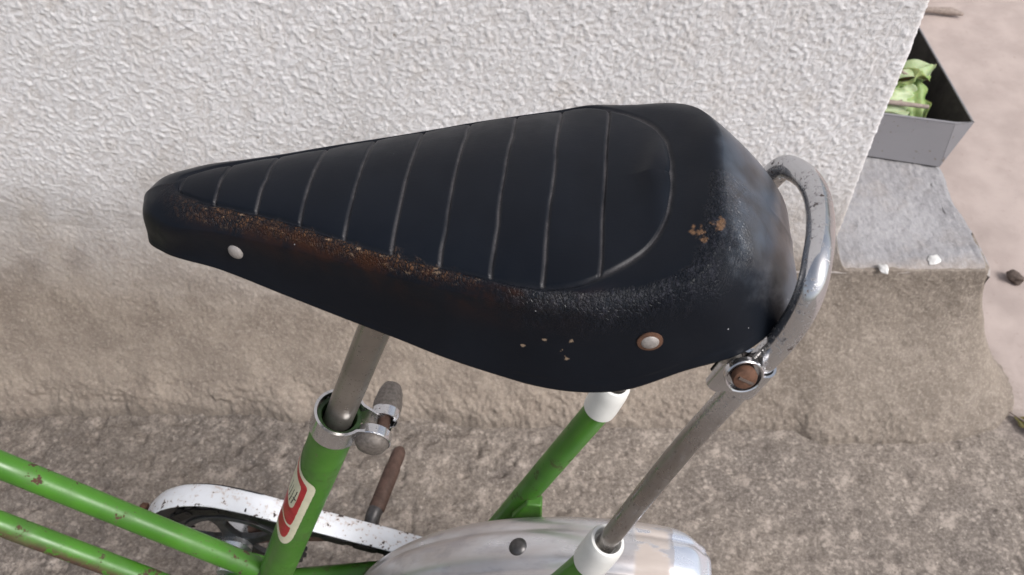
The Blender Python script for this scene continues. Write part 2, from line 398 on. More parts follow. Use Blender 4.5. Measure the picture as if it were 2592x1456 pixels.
MAT = dict(
    stucco=mat_stucco(), skirt=mat_skirt(), ground=mat_ground(), step=mat_step(),
    chrome=mat_chrome(), loopchrome=mat_chrome('pitted chrome tube', 1.0, grime=True), chrome_dull=mat_chrome('dull scratched chrome', .35, .15, .85, (.46, .44, .42), .24, .42),  # grime on the loop: dull legs with dark reflections painted in
    post=mat_chrome('weathered steel', .6, .25, .85, (.36, .335, .305), .26, .42),
    green=mat_green(), guard=mat_guard_white(), saddle=mat_saddle(),
    rust=simple('rust', (.13, .062, .036), .75, .1, .45, 300, .6),
    rustdark=simple('rusty spindle', (.105, .060, .045), .62, .2, .35, 220, .5),
    chain=simple('oily chain', (.007, .006, .006), .45, .3, .4, 120, .3),
    lip=simple('shaded green lip', (.018, .050, .010), .4, 0, .5, 300, .5),  # shade of the tube mouth painted in as a darker green
    cap=simple('white plastic', (.74, .74, .71), .38, 0, .08, 60, .08, .5, (.48, .45, .40), (.66, .8), 60),
    black=simple('black greasy enamel', (.011, .010, .010), .5, 0, .4, 120, .35, .5, (.05, .033, .025), (.60, .70), 90),
    ring=simple('grey blackened steel', (.060, .062, .066), .38, .55, .35, 90, .25, .5, (.03, .025, .022), (.5, .7), 60),
    rubber=simple('tyre rubber', (.02, .02, .021), .8, 0, .3, 200, .4),
    steel=mat_chrome('worn alloy', .1, 0, .9, (.55, .56, .58), .2, .34),
    rivet=simple('dusty rivet', (.40, .37, .35), .45, .4, .25, 500, .5),
    bolt=simple('dull bolt head', (.21, .185, .165), .5, .5, .35, 500, .6),
    darkbolt=simple('dark bolt', (.10, .095, .095), .38, .75, .3, 300, .4),
    cream=simple('cream decal', (.62, .60, .44), .42, 0, .12, 120, .05),
    red=simple('red decal', (.42, .012, .018), .38, 0, .2, 100, .05, .5, (.5, .25, .2), (.68, .72), 160),
    ink=simple('black ink', (.02, .018, .018), .5),
    galv=None, leafa=None)

def mat_fender():
    m = M('smudged aluminium'); x, y, z = m.sep()
    n1 = m.noise(16, 4, .6, vec=m.obj((.5, 2.2, 1))); n2 = m.noise(60, 5, .6, vec=m.obj((.6, 1.6, 1))); n3 = m.noise(330, 4, .7)
    c = m.mix(m.ramp(n1, .35, .65), (.62, .62, .64), (.50, .46, .45))
    c = m.mix(m.math('MULTIPLY', m.ramp(n2, .5, .64), .35), c, (.32, .30, .33))
    sp = m.ramp(n3, .70, .74)
    c = m.mix(m.math('MULTIPLY', sp, m.ramp(n1, .45, .6)), c, (.10, .07, .06))
    r = m.ramp(n1, .35, .65, .24, .5)
    # shiny tail past the old sticker's edge, its glare painted pale bluish
    tl = m.ramp(m.math('ADD', x, m.math('MULTIPLY', n2, .004)), .1045, .1055)
    c = m.mix(tl, c, (.74, .78, .86)); r = m.math('SUBTRACT', r, m.math('MULTIPLY', tl, .10))
    gum = m.math('MULTIPLY', m.math('MULTIPLY', m.ramp(x, .076, .080), m.ramp(x, .102, .098)), m.ramp(n2, .44, .5))
    c = m.mix(m.math('MULTIPLY', gum, .75), c, (.44, .37, .32)); r = m.math('ADD', r, m.math('MULTIPLY', gum, .3), clamp=True)
    me = m.math('SUBTRACT', .75, m.math('MULTIPLY', gum, .6))
    return m.out(c, r, me, m.bump(m.math('ADD', n2, m.math('MULTIPLY', n3, .3)), .12, .0006))
MAT['fender'] = mat_fender()

def mat_galv():
    m = M('galvanised sheet'); n = m.noise(26, 4, .6, vec=m.obj((1, 1, 3.5))); x, y, z = m.sep()
    n9 = m.noise(22, 3, .5, vec=m.obj((1, 1, 1.6), (0, 0, .4)))
    lim = m.math('ADD', z, m.math('MULTIPLY', m.math('SUBTRACT', n9, .5), .05)); c = m.mix(m.ramp(lim, .028, .025), (.56, .56, .55), (.24, .235, .245)); c = m.mix(m.math('MULTIPLY', m.math('MULTIPLY', m.ramp(lim, .022, .020), m.ramp(lim, .016, .018)), .7), c, (.58, .57, .57)); c = m.mix(m.math('MULTIPLY', m.ramp(n, .5, .6), .5), c, (.22, .215, .22))
    c = m.mix(m.ramp(z, .016, .010), c, (.12, .115, .12))
    c = m.mix(m.ramp(z, .212, .208), c, (.25, .245, .26))
    c = m.mix(m.ramp(m.noise(200, 3), .66, .72), c, (.16, .13, .11))
    return m.out(c, m.ramp(n, .3, .7, .38, .55), .2, m.bump(n, .2, .001))
MAT['galv'] = mat_galv()
def mat_leaf(name, a, b):
    m = M(name); n = m.noise(60, 4, .6)
    c = m.mix(m.ramp(n, .35, .65), a, b)
    m.put(m.b.inputs['Subsurface Weight'], .12); m.put(m.b.inputs['Subsurface Scale'], .004)
    return m.out(c, .5, 0, m.bump(m.noise(160, 3), .5, .002))
MAT['leafa'] = mat_leaf('pale wilted leaf', (.30, .38, .18), (.42, .49, .30))
MAT['leafb'] = mat_leaf('fresh green leaf', (.18, .28, .08), (.29, .38, .15))
MAT['leafd'] = mat_leaf('dry yellow leaf', (.20, .18, .05), (.12, .11, .04))
MAT['twig'] = simple('dry twig', (.33, .27, .235), .8, 0, .35, 200, .7)
MAT['chip'] = simple('white paint chip', (.75, .74, .72), .6)
MAT['pebble'] = simple('brown pebble', (.11, .082, .068), .8, 0, .4, 300, .6)
MAT['box_inside'] = simple('dark box inside', (.030, .026, .022), .9, 0, .5, 60, .8)  # near-black for the bottom and three sides of the box

# ------------------------------------------------------------------ setting: ground, step, wall
WX, WY, SZ, SX = .357, .680, .19, .532          # wall corner, wall face, step top height, step right end
def sheet(name, x0, x1, y0, y1, z, mat):
    bm = bmesh.new(); v = [bm.verts.new(p) for p in ((x0, y0, z), (x1, y0, z), (x1, y1, z), (x0, y1, z))]; bm.faces.new(v)
    return bm_obj(name, bm, mat, smooth=False)
tag(sheet('ground', -300, 300, -300, 300, -.012, MAT['ground']), kind='structure')

xs = np.concatenate([np.arange(-.85, .7, .0026), np.arange(.7, 1.5, .006)])
ys = np.concatenate([np.arange(.05, .30, .008), np.arange(.30, .74, .0026), np.arange(.74, 2.1, .006)])
X, Y = np.meshgrid(xs, ys, indexing='ij'); P = np.stack([X, Y, np.zeros_like(X)], -1)
smooth_r = sstep(.80, 1.0, X + .55 * Y)
amp = (1 - .75 * smooth_r) * (1 - .45 * sstep(-.05, .30, X))
h = .0022 * fbm(P, 14, 3, 3) + .0015 * fbm(P, 55, 3, 5) * amp + .0009 * amp * fbm(P, 200, 2, 8) + .0014 * amp * np.maximum(0, vnoise(P, 190, 9)) + .0008 * amp * vnoise(P, 380, 11)
h -= .0035 * amp * sstep(.45, .75, vnoise(P, 70, 21))
edge = np.minimum.reduce([X - xs[0], xs[-1] - X, Y - ys[0], ys[-1] - Y]); h -= .02 * (1 - sstep(0, .08, edge))
P[..., 2] = h
tag(grid_mesh('pavement', P, MAT['ground']), kind='structure')

# raised cement step behind the wall corner
bx = np.array([[.28, .668], [SX - .004, .668]])
xs = np.linspace(.30, SX + .003, 150); ys = np.linspace(.664, 2.3, 420)
X, Y = np.meshgrid(xs, ys, indexing='ij'); P = np.stack([X, Y, np.zeros_like(X)], -1)
lump = fbm(P, 30, 4, 31)
P[..., 2] = SZ + .0016 * lump + .0012 * vnoise(P, 170, 33) + .0006 * vnoise(P, 360, 34) - .004 * sstep(.006, 0, Y - .664) - .006 * sstep(.008, 0, SX + .003 - X)
P[..., 0] += np.where(X > SX - .02, .004 * fbm(P * np.array([0, 1, 0]), 18, 3, 35), 0)
skz = P.copy()
low = P[-1:, :, :].copy(); low = np.repeat(low, 2, 0); low[0, :, 2] -= .005; low[0, :, 0] -= .001; low[1, :, 2] = -.01; low[1, :, 0] -= .012
tag(grid_mesh('cement_step', np.concatenate([P, low], 0), MAT['step']), kind='structure')

# mortar skirt running along the wall foot, round the end of the step
def stucco_h(P):
    P2 = P + .0016 * np.stack([vnoise(P, 95, 61), vnoise(P, 95, 62), vnoise(P, 95, 63)], -1)
    a = vnoise(P2, 265, 64); b = vnoise(P2, 430, 66); c = vnoise(P2, 680, 68)
    pos = lambda q: np.maximum(0, q + .15) ** .8
    return 1.0 * pos(a) * (.6 + .5 * b) + .55 * pos(b) + .35 * c - .45
NL, NT = 900, 190
pathL = np.concatenate([np.linspace(-1.3, -.625, 60)[:-1], np.linspace(-.625, .49, NL - 59)])
top = np.zeros((NL + NT, 3)); dr = np.zeros((NL + NT, 2)); wd = np.zeros(NL + NT)
bl = sstep(.330, .374, pathL)
top[:NL, 0] = pathL; top[:NL, 1] = WY + .0025 - .018 * bl; top[:NL, 2] = .275 * (1 - bl) + SZ * bl
dr[:NL] = (0, -1); wd[:NL] = .090 + .020 * sstep(-.45, .25, pathL)
ang = np.radians(-90 + 165 * np.linspace(0, 1, NT + 1)[1:])
top[NL:, 0] = .49 + .043 * np.sin(np.clip((np.degrees(ang) + 90) / 70, 0, 1) * math.pi / 2) ; top[NL:, 1] = .6645 + .06 * sstep(-45, 75, np.degrees(ang)); top[NL:, 2] = SZ
dr[NL:, 0] = np.cos(ang); dr[NL:, 1] = np.sin(ang); wd[NL:] = .110 - .070 * sstep(-.8, 1.2, ang)
NTH = 190; th = np.linspace(0, 1, NTH); t_ = th[None, :]
def sk_surface(wn):
    P = np.zeros((NL + NT, NTH, 3))
    tp = np.maximum(t_, 1e-4); off = wn * (.22 * t_ + .78 * tp ** 2.0)
    P[..., 0] = top[:, 0:1] + dr[:, 0:1] * off; P[..., 1] = top[:, 1:2] + dr[:, 1:2] * off; P[..., 2] = top[:, 2:3] * (1 - t_) ** 1.02
    return P
P = sk_surface(wd[:, None] + 0 * t_)
wobn = (.006 * fbm(P, 24, 2, 41) + .0015 * fbm(P, 110, 2, 43)) * (1 - .6 * sstep(0, .3, top[:, 0:1]))
P = sk_surface(wd[:, None] + wobn * sstep(.55, 1, t_))
lip = (1 - sstep(-.15, .15, top[:, 0:1])) * .0045
P[..., 2] += lip * sstep(.78, .94, t_) * (1 - sstep(.97, 1, t_)) - .010 * sstep(.96, 1, t_)
nrm = np.stack([dr[:, 0:1] + 0 * t_, dr[:, 1:2] + 0 * t_, .5 + 0 * t_ + 0 * top[:, 0:1]], -1); nrm /= np.linalg.norm(nrm, axis=-1, keepdims=True)
rg = sstep(.05, .33, top[:, 0:1] + 0 * t_); sh_ = stucco_h(P - np.array([0, WY, 0]))
disp = .0012 * fbm(P, 15, 3, 51) * sstep(.05, .3, t_) + .00105 * sh_ * (.70 + .30 * sstep(.24, .36, P[..., 2])) * (1 - rg * .35) * (1 - .4 * sstep(.5, 1, t_)) + .0009 * rg * fbm(P, 70, 4, 53) + sstep(.70, .95, t_) * (.0009 * fbm(P, 150, 3, 57) + .0022 * np.maximum(0, vnoise(P, 170, 58) - .1) + .0012 * np.maximum(0, vnoise(P, 330, 59)))
P += nrm * disp[..., None]
P[:, 0, :2] -= dr * .007; P[:, 0, 2] -= .002; P[:, 1, 2] += .001
P[..., 1] -= WY
sk_ = grid_mesh('mortar_skirting', P, MAT['skirt'], attrs={'hgt': sh_}); sk_.location = (0, WY, 0); tag(sk_, kind='structure')

# stucco wall: fine relief where it is near, wrapping the corner
wall = empty('stucco_wall', (0, WY, 0))
tag(wall, 'rough white stucco wall behind the bicycle, stained brown near its foot', 'wall')
R_ = .006
xs = np.arange(-.66, WX - R_, .00135); arc = np.linspace(0, math.pi / 2, 8)[1:]; bk = np.arange(.004, .10, .003)
px = np.concatenate([xs, WX - R_ + R_ * np.sin(arc), np.full(len(bk), WX)])
py = np.concatenate([np.zeros(len(xs)), R_ - R_ * np.cos(arc), R_ + bk])
nx = np.concatenate([np.zeros(len(xs)), np.sin(arc), np.ones(len(bk))]); ny = np.concatenate([-np.ones(len(xs)), -np.cos(arc), np.zeros(len(bk))])
zs = np.arange(.14, .66, .00135)
P = np.zeros((len(px), len(zs), 3)); P[..., 0] = px[:, None]; P[..., 1] = py[:, None]; P[..., 2] = zs[None]
hgt = stucco_h(P)
D = .00105 * hgt * (.62 + .38 * sstep(.24, .36, zs[None])) + .0010 * fbm(P, 9, 2, 72)
P[..., 0] += nx[:, None] * D; P[..., 1] += ny[:, None] * D
grid_mesh('plaster_face', P, MAT['stucco'], wall, {'hgt': hgt})
def boxbm(bm, x0, x1, y0, y1, z0, z1):
    v = [bm.verts.new((x, y, z)) for x in (x0, x1) for y in (y0, y1) for z in (z0, z1)]
    for f in ((0, 1, 3, 2), (4, 6, 7, 5), (0, 4, 5, 1), (2, 3, 7, 6), (0, 2, 6, 4), (1, 5, 7, 3)): bm.faces.new([v[i] for i in f])
bm = bmesh.new(); boxbm(bm, -6, -.655, .0015, .25, -.05, 2.3); boxbm(bm, -.655, WX - .003, .004, .25, -.05, .145)
boxbm(bm, -.655, WX - .003, .0015, .25, .655, 2.3); boxbm(bm, -.655, WX - .004, .06, .25, .145, .655)
boxbm(bm, WX - .10, WX - .0045, .098, 3.0, -.05, 2.3)
bm_obj('masonry', bm, MAT['stucco'], wall, smooth=False)

# ------------------------------------------------------------------ bicycle (local: x to the rear, y towards the wall, z up)
BK = empty('bicycle', (0, .2503, 0), math.radians(-6))
tag(BK, 'green step-through bicycle with long black ribbed saddle, standing beside the white wall', 'bicycle')
QC = .003
# --- saddle
KN = [  # S(s,w,z)  C(s,w,z)  B(s,w,z) crownM(s,z)
    ((-.136, 0, .6785), (-.1495, 0, .6735), (-.1560, 0, .652), (-.136, .6785)),
    ((-.1345, 4.5, .6785), (-.147, 8.5, .673), (-.1530, 9, .652), (-.1345, .6790)),
    ((-.127, 8.5, .679), (-.139, 15.5, .672), (-.144, 15.5, .6535), (-.127, .6805)),
    ((-.110, 14, .6805), (-.114, 21, .6735), (-.117, 23.5, .6545), (-.110, .6835)),
    ((-.085, 21, .6825), (-.085, 28, .6755), (-.086, 32.5, .6515), (-.085, .687)),
    ((-.060, 29.5, .6835), (-.060, 35, .677), (-.060, 40, .649), (-.060, .690)),
    ((-.040, 36, .6845), (-.040, 41, .678), (-.040, 45.5, .647), (-.040, .692)),
    ((-.022, 41.2, .686), (-.022, 46, .6795), (-.022, 51, .6455), (-.022, .694)),
    ((-.002, 46.5, .6875), (0, 51, .681), (0, 57, .645), (-.002, .696)),
    ((.013, 49.5, .6885), (.014, 54, .683), (.015, 60.5, .645), (.013, .698)),
    ((.025, 50, .6912), (.027, 56, .6855), (.030, 62, .6455), (.025, .6976)),
    ((.036, 46, .6938), (.041, 55.5, .6880), (.048, 61, .648), (.035, .6986)),
    ((.049, 36.5, .6965), (.057, 53, .6938), (.068, 56, .6555), (.044, .6998)),
    ((.0565, 23, .6995), (.0705, 43.5, .6990), (.092, 47.5, .6615), (.051, .7030)),
    ((.0585, 11.5, .7008), (.0765, 26, .7042), (.1072, 32, .668), (.0555, .7030)),
    ((.0588, 0, .7012), (.0775, 0, .7052), (.1100, 0, .671), (.0580, .7018)),
]
kn_d = np.cumsum([0] + [math.dist(KN[i][2], KN[i + 1][2]) if False else math.hypot(KN[i + 1][2][0] - KN[i][2][0], (KN[i + 1][2][1] - KN[i][2][1]) * .001) for i in range(len(KN) - 1)])
kn_d = kn_d / kn_d[-1]
NTAU = 640; tau = np.linspace(0, 1, NTAU)
def cv(sel, w_=True):
    A = np.array([[k[sel][0], k[sel][1] * .001, k[sel][2]] for k in KN]); return spline_t(A, kn_d, tau)
S = cv(0); C_ = cv(1); B = cv(2)
Mm = np.array([[k[3][0], 0, k[3][1]] for k in KN]); Mm = spline_t(Mm, kn_d, tau)
for A in (S, C_, B): A[:, 1] = np.maximum(A[:, 1], 0); A[0, 1] = A[-1, 1] = 0
# radial profile rows
NA, NB, NC = 90, 40, 60
rows = []; rrs = []
for j in range(NA + 1):                 # M -> S crowned
    r = j / NA; p = Mm * (1 - r) + S * r
    p[:, 2] = S[:, 2] + (Mm[:, 2] - S[:, 2]) * (1 - r ** 2.2)
    rows.append(p); rrs.append(r)
def hermite(P0, P1, T0, T1, u):
    return (2*u**3-3*u**2+1)*P0 + (u**3-2*u**2+u)*T0 + (-2*u**3+3*u**2)*P1 + (u**3-u**2)*T1
Tc = (B - S) * np.array([1, 1, 1]); Tin = (S - Mm) * .25; Tin[:, 2] -= .002
dSC = C_ - S; dCB = B - C_
T1 = dSC * .8 + dCB * .22
kk = .62 * sstep(kn_d[11], kn_d[13], tau)[:, None]
Ta = T1 * (1 - kk) + (dSC * .85 + dCB * .10) * kk
Tb = T1 * 1.6 * (1 - kk) + (dCB * .80 + dSC * .18) * kk
for j in range(1, NB + 1):
    u = j / NB; rows.append(hermite(S, C_, dSC * np.array([1.25, 1.25, .35]), Ta, u)); rrs.append(1 + u)
for j in range(1, NC + 1):
    u = j / NC; bulge = math.sin(math.pi * u) * -.0022
    p = hermite(C_, B, Tb, dCB * np.array([.5, .5, 1.0]), u); p = p.copy()
    wlen = np.maximum(B[:, 1], 1e-6); p[:, 1] = np.maximum(0, p[:, 1] + bulge * (1 - .8 * kk[:, 0]) * np.minimum(1, B[:, 1] / .02)); rows.append(p); rrs.append(2 + u)
cen = np.array([[0, 0, 0]]);
inn = B.copy(); ctr = np.stack([np.clip(B[:, 0], -.14, .085), 0 * B[:, 0], B[:, 2]], -1); dv = ctr - B; dv /= np.maximum(1e-6, np.linalg.norm(dv, axis=1))[:, None]
for k, (ii, zz_) in enumerate(((.0010, -.0006), (.0022, 0), (.0030, .25), (.0038, .5))):
    p = B + dv * ii + (C_ - B) * np.array([zz_, zz_, zz_]); p[:, 1] = np.maximum(p[:, 1], 0); p[0, 1] = p[-1, 1] = 0; rows.append(p); rrs.append(3.02 + .1 * k)
G = np.stack(rows, 1)                   # (tau, r, 3)
rr = np.repeat(np.array(rrs)[None], NTAU, 0)
stripes = [-.134, -.117, -.098, -.079, -.060, -.041, -.022, -.003, .0155, .0348]
sG = G[..., 0]
gd = np.full(sG.shape, 9.)
for i_, q in enumerate(stripes):
    wob = .0004 * vnoise(G * np.array([0, 1, 0]), 120, 80 + i_)
    gd = np.minimum(gd, np.abs(sG - q + wob - .004 * 0) + (0 if i_ else .0002))
gmask = np.exp(-(gd / .00058) ** 2) * (rr < 1)
dS = np.abs(rr - 1) * np.where(rr < 1, np.linalg.norm(S - Mm, axis=1)[:, None], np.linalg.norm(C_ - S, axis=1)[:, None])
smask = np.exp(-(dS / .0009) ** 2) * sstep(.0, .03, tau)[:, None]
# outward normals by differences
du = np.gradient(G, axis=0); dvv = np.gradient(G, axis=1); nn = np.cross(dvv, du); ln = np.linalg.norm(nn, axis=-1, keepdims=True); nn = np.where(ln > 1e-12, nn / np.maximum(ln, 1e-12), np.array([0, 0, 1.]))
sgn = np.sign((nn * np.array([0, 0, 1.]))[..., 2].mean()); nn = nn * sgn
nn[..., 1] = np.where((G[..., 1] < 1e-5), 0, nn[..., 1]); nn[rr > 3] = 0
pad = np.exp(-((gd) / .004) ** 2) * (rr < 1) * .00025
und = .0004 * vnoise(G, 45, 90) * (rr > 1) * (rr < 2.9)
G2 = G - nn * (.0009 * gmask + .0008 * smask + pad - und)[..., None]
edgefade = sstep(0, .12, 1 - rr) * 0 + 1
def half(sign):
    Q = G2.copy(); Q[..., 1] = QC + sign * Q[..., 1]
    return Q
full = np.concatenate([half(-1)[:, ::-1], half(1)[:, 1:]], 1)
def cat(A): return np.concatenate([A[:, ::-1], A[:, 1:]], 1)
near = np.concatenate([np.ones_like(rr), np.zeros_like(rr[:, 1:])], 1)
stripe_col = gmask * (1 - .55 * sstep(-.105, -.135, sG)) 
seam_col = smask * (.10 + .6 * sstep(.025, .045, sG))
gcol = np.clip(np.maximum(stripe_col, seam_col), 0, 1)
if full.shape:
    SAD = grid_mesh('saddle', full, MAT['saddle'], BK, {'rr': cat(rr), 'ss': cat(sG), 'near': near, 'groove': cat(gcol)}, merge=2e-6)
def on_saddle(s, r, sign=-1):
    """point and normal on the skirt at (s, rr)"""
    j = int(np.argmin(np.abs(np.array(rrs) - r))); i = int(np.argmin(np.abs(G[:, j, 0] - s)))
    p = Vector(G[i, j]); n_ = Vector(nn[i, j]); 
    if n_.length < .5: n_ = Vector((0, 1, .3))
    if n_.y < 0: n_ = -n_
    return Vector((p.x, QC + sign * p.y, p.z)), Vector((n_.x, sign * n_.y, n_.z)).normalized()
def rivet(s, r, sign, rad, ring):
    p, n_ = on_saddle(s, r, sign)
    lathe('rivet', p - n_ * .001, p + n_, [(0, rad), (.0014, rad), (.0020, rad * .82), (.0024, rad * .45), (.0025, .0001)], MAT['rivet'], SAD, 24)
    if ring: lathe('washer', p - n_ * .001, p + n_, [(0, rad * 1.35), (.0013, rad * 1.35), (.0016, rad * 1.1), (.0016, .0001)], MAT['rust'], SAD, 24)
for sg in (-1, 1):
    rivet(-.1078, 2.45, sg, .0033, False); rivet(.0545, 2.52, sg, .0034, True)
# saddle underside: base plate, clip and springs frame (mostly hidden)
tube('saddle_rail', [(-.135, .003, .660), (-.09, .003, .652), (-.03, -.012, .648), (.03, -.022, .648), (.075, -.024, .655)], .0032, MAT['chrome_dull'], BK, 12)
tube('saddle_rail', [(-.135, .003, .660), (-.09, .003, .652), (-.03, .018, .648), (.03, .028, .648), (.075, .030, .655)], .0032, MAT['chrome_dull'], BK, 12)

# --- seat post, seat tube, main tubes
def axis(z): return Vector((-.1006 + (z - .497) * .363, QC * 0, z))
tube('seat_post', [axis(.44), axis(.53), axis(.60), axis(.665)], .0078, MAT['post'], BK, 32)
bm = bmesh.new(); add_tube(bm, [axis(.650), axis(.668)], .014, 20); bm_obj('saddle_clip', bm, MAT['post'], BK, bevel=.001)

def green_tube(name, a, b, r, rusty=0., streak=None, seg=40, n=60, parent=None, flare=None):
    a, b = Vector(a), Vector(b); d = (b - a).normalized(); u = d.orthogonal().normalized()
    # reference direction towards camera side
    u = (Vector((0, -1, 0)) - d * Vector((0, -1, 0)).dot(d)).normalized(); v = d.cross(u)
    P = np.zeros((n, seg, 3)); ru = np.zeros((n, seg)); st = np.zeros((n, seg))
    for i in range(n):
        f = i / (n - 1); c = a + (b - a) * f; R2 = r * (flare(f) if flare else 1)
        for k in range(seg):
            t = 2 * math.pi * k / seg
            P[i, k] = c + (u * math.cos(t) + v * math.sin(t)) * R2
            ru[i, k] = rusty
            if streak: st[i, k] = max(0, 1 - abs(((t - streak[0] + math.pi) % (2 * math.pi)) - math.pi) / streak[1]) > .0
            if streak: st[i, k] *= max(0, math.cos(min(math.pi / 2, abs(((t - streak[0] + math.pi) % (2 * math.pi)) - math.pi) / streak[1] * math.pi / 2)))
    return grid_mesh(name, P, MAT['green'], parent or BK, {'rusty': ru, 'streak': st}, closed=True)
ST = green_tube('seat_tube', axis(.5190), axis(.215), .0120, .25)
bm = bmesh.new()                        # open mouth of the seat tube: thick annular lip
d = (axis(.5) - axis(.4)).normalized(); u = d.orthogonal().normalized(); v = d.cross(u); c0 = axis(.5190)
prof = [(.0121, -.003), (.0121, .0), (.0118, .0006), (.0098, .0006), (.0092, -.0004), (.0088, -.02)]
rg_ = [[bm.verts.new(c0 + d * t + (u * math.cos(2 * math.pi * k / 36) + v * math.sin(2 * math.pi * k / 36)) * r) for k in range(36)] for r, t in prof]
for x, y in zip(rg_[:-1], rg_[1:]):
    for k in range(36): bm.faces.new((x[k], x[(k + 1) % 36], y[(k + 1) % 36], y[k]))
bm_obj('tube_lip', bm, MAT['lip'], ST)
T1_ = green_tube('main_tube', (-.186, 0, .3035), (-.600, 0, .668), .0084, 1.0, n=160)
T2_ = green_tube('main_tube', (-.205, 0, .1955), (-.600, 0, .542), .0084, .9, (.12, .95), n=160)
lathe('bottom_bracket', (-.214, -.034, .232), (-.214, .034, .232), [(0, .012), (.0005, .019), (.0675, .019), (.068, .012)], MAT['green'], BK, 32)

# --- seat clamp: chrome band round the top of the seat tube, ears, bolt
cl = empty('seat_clamp', (0, 0, 0), parent=BK)
d = (axis(.5) - axis(.4)).normalized()
cc = axis(.5190)
e1 = Vector((1, 0, 0)); e1 = (e1 - d * e1.dot(d)).normalized(); e2 = d.cross(e1)      # e1 rearwards
if e2.y > 0: e2 = -e2                    # e2 towards the camera side
def band_profile():
    pts = []
    for k in range(0, 41):               # wraps the tube, open at the rear
        t = math.radians(38 + (360 - 76) * k / 40); pts.append((math.cos(t) * .0134, math.sin(t) * .0134))
    first = [(.0270, .0030), (.0262, .0058), (.0235, .0068), (.020, .0064), (.0165, .0066)]
    return first + pts + [(.0165, -.0062), (.0195, -.0054), (.0225, -.0062), (.0250, -.0095), (.0280, -.0100), (.0298, -.0070), (.0285, -.0035)]
bp_ = band_profile(); bp_ = spline([(a, b) for a, b in bp_], 150)
hw = .0078
P = np.zeros((len(bp_), 9, 3)); tn = np.gradient(bp_, axis=0); tn /= np.linalg.norm(tn, axis=1)[:, None]; on = np.stack([tn[:, 1], -tn[:, 0]], 1)
for i, (a_, b_) in enumerate(bp_):
    t_off = .00075
    for k, (off_, hh) in enumerate(((t_off, -hw * .94), (t_off, -hw), (-t_off, -hw), (-t_off, 0), (-t_off, hw), (t_off, hw), (t_off, hw * .94), (t_off, 0), (t_off, -hw * .94))):
        q = cc - d * .0035 + e1 * (a_ + on[i, 0] * off_) + e2 * (b_ + on[i, 1] * off_) + d * hh
        P[i, k] = q
o = grid_mesh('band', P, MAT['chrome'], cl)
try: o.data.set_sharp_from_angle(angle=math.radians(30))
except Exception: pass
bc = cc - d * .0040 + e1 * .0205
lathe('rolled_ear', bc + e2 * .0020, bc + e2 * .02, [(0, .0092), (.0002, .0100), (.0052, .0102), (.0058, .0097), (.0052, .0090), (.0040, .0088)], MAT['chrome'], cl, 36)
lathe('bolt_head', bc + e2 * .0052, bc + e2 * .02, [(0, .0088), (.0012, .0092), (.0035, .0090), (.0060, .0076), (.0075, .0050), (.0082, .0001)], MAT['bolt'], cl, 32)
bc2 = cc - d * .001 + e1 * .0240
lathe('bolt_shank', bc2 + e2 * .006, bc2 - e2 * .012, [(0, .0036), (.020, .0036)], MAT['rustdark'], cl, 16)
lathe('rolled_ear', bc2 - e2 * .0050, bc2 - e2 * .03, [(.0058, .0060), (.0052, .0068), (0, .0070), (0, .0078), (.0060, .0079), (.0064, .0072)], MAT['chrome'], cl, 36)
lathe('cone_nut', bc2 - e2 * .0100, bc2 - e2 * .05, [(0, .0055), (.001, .0078), (.006, .0080), (.014, .0066), (.018, .0050), (.0195, .002), (.0197, .0001)], MAT['bolt'], cl, 28)

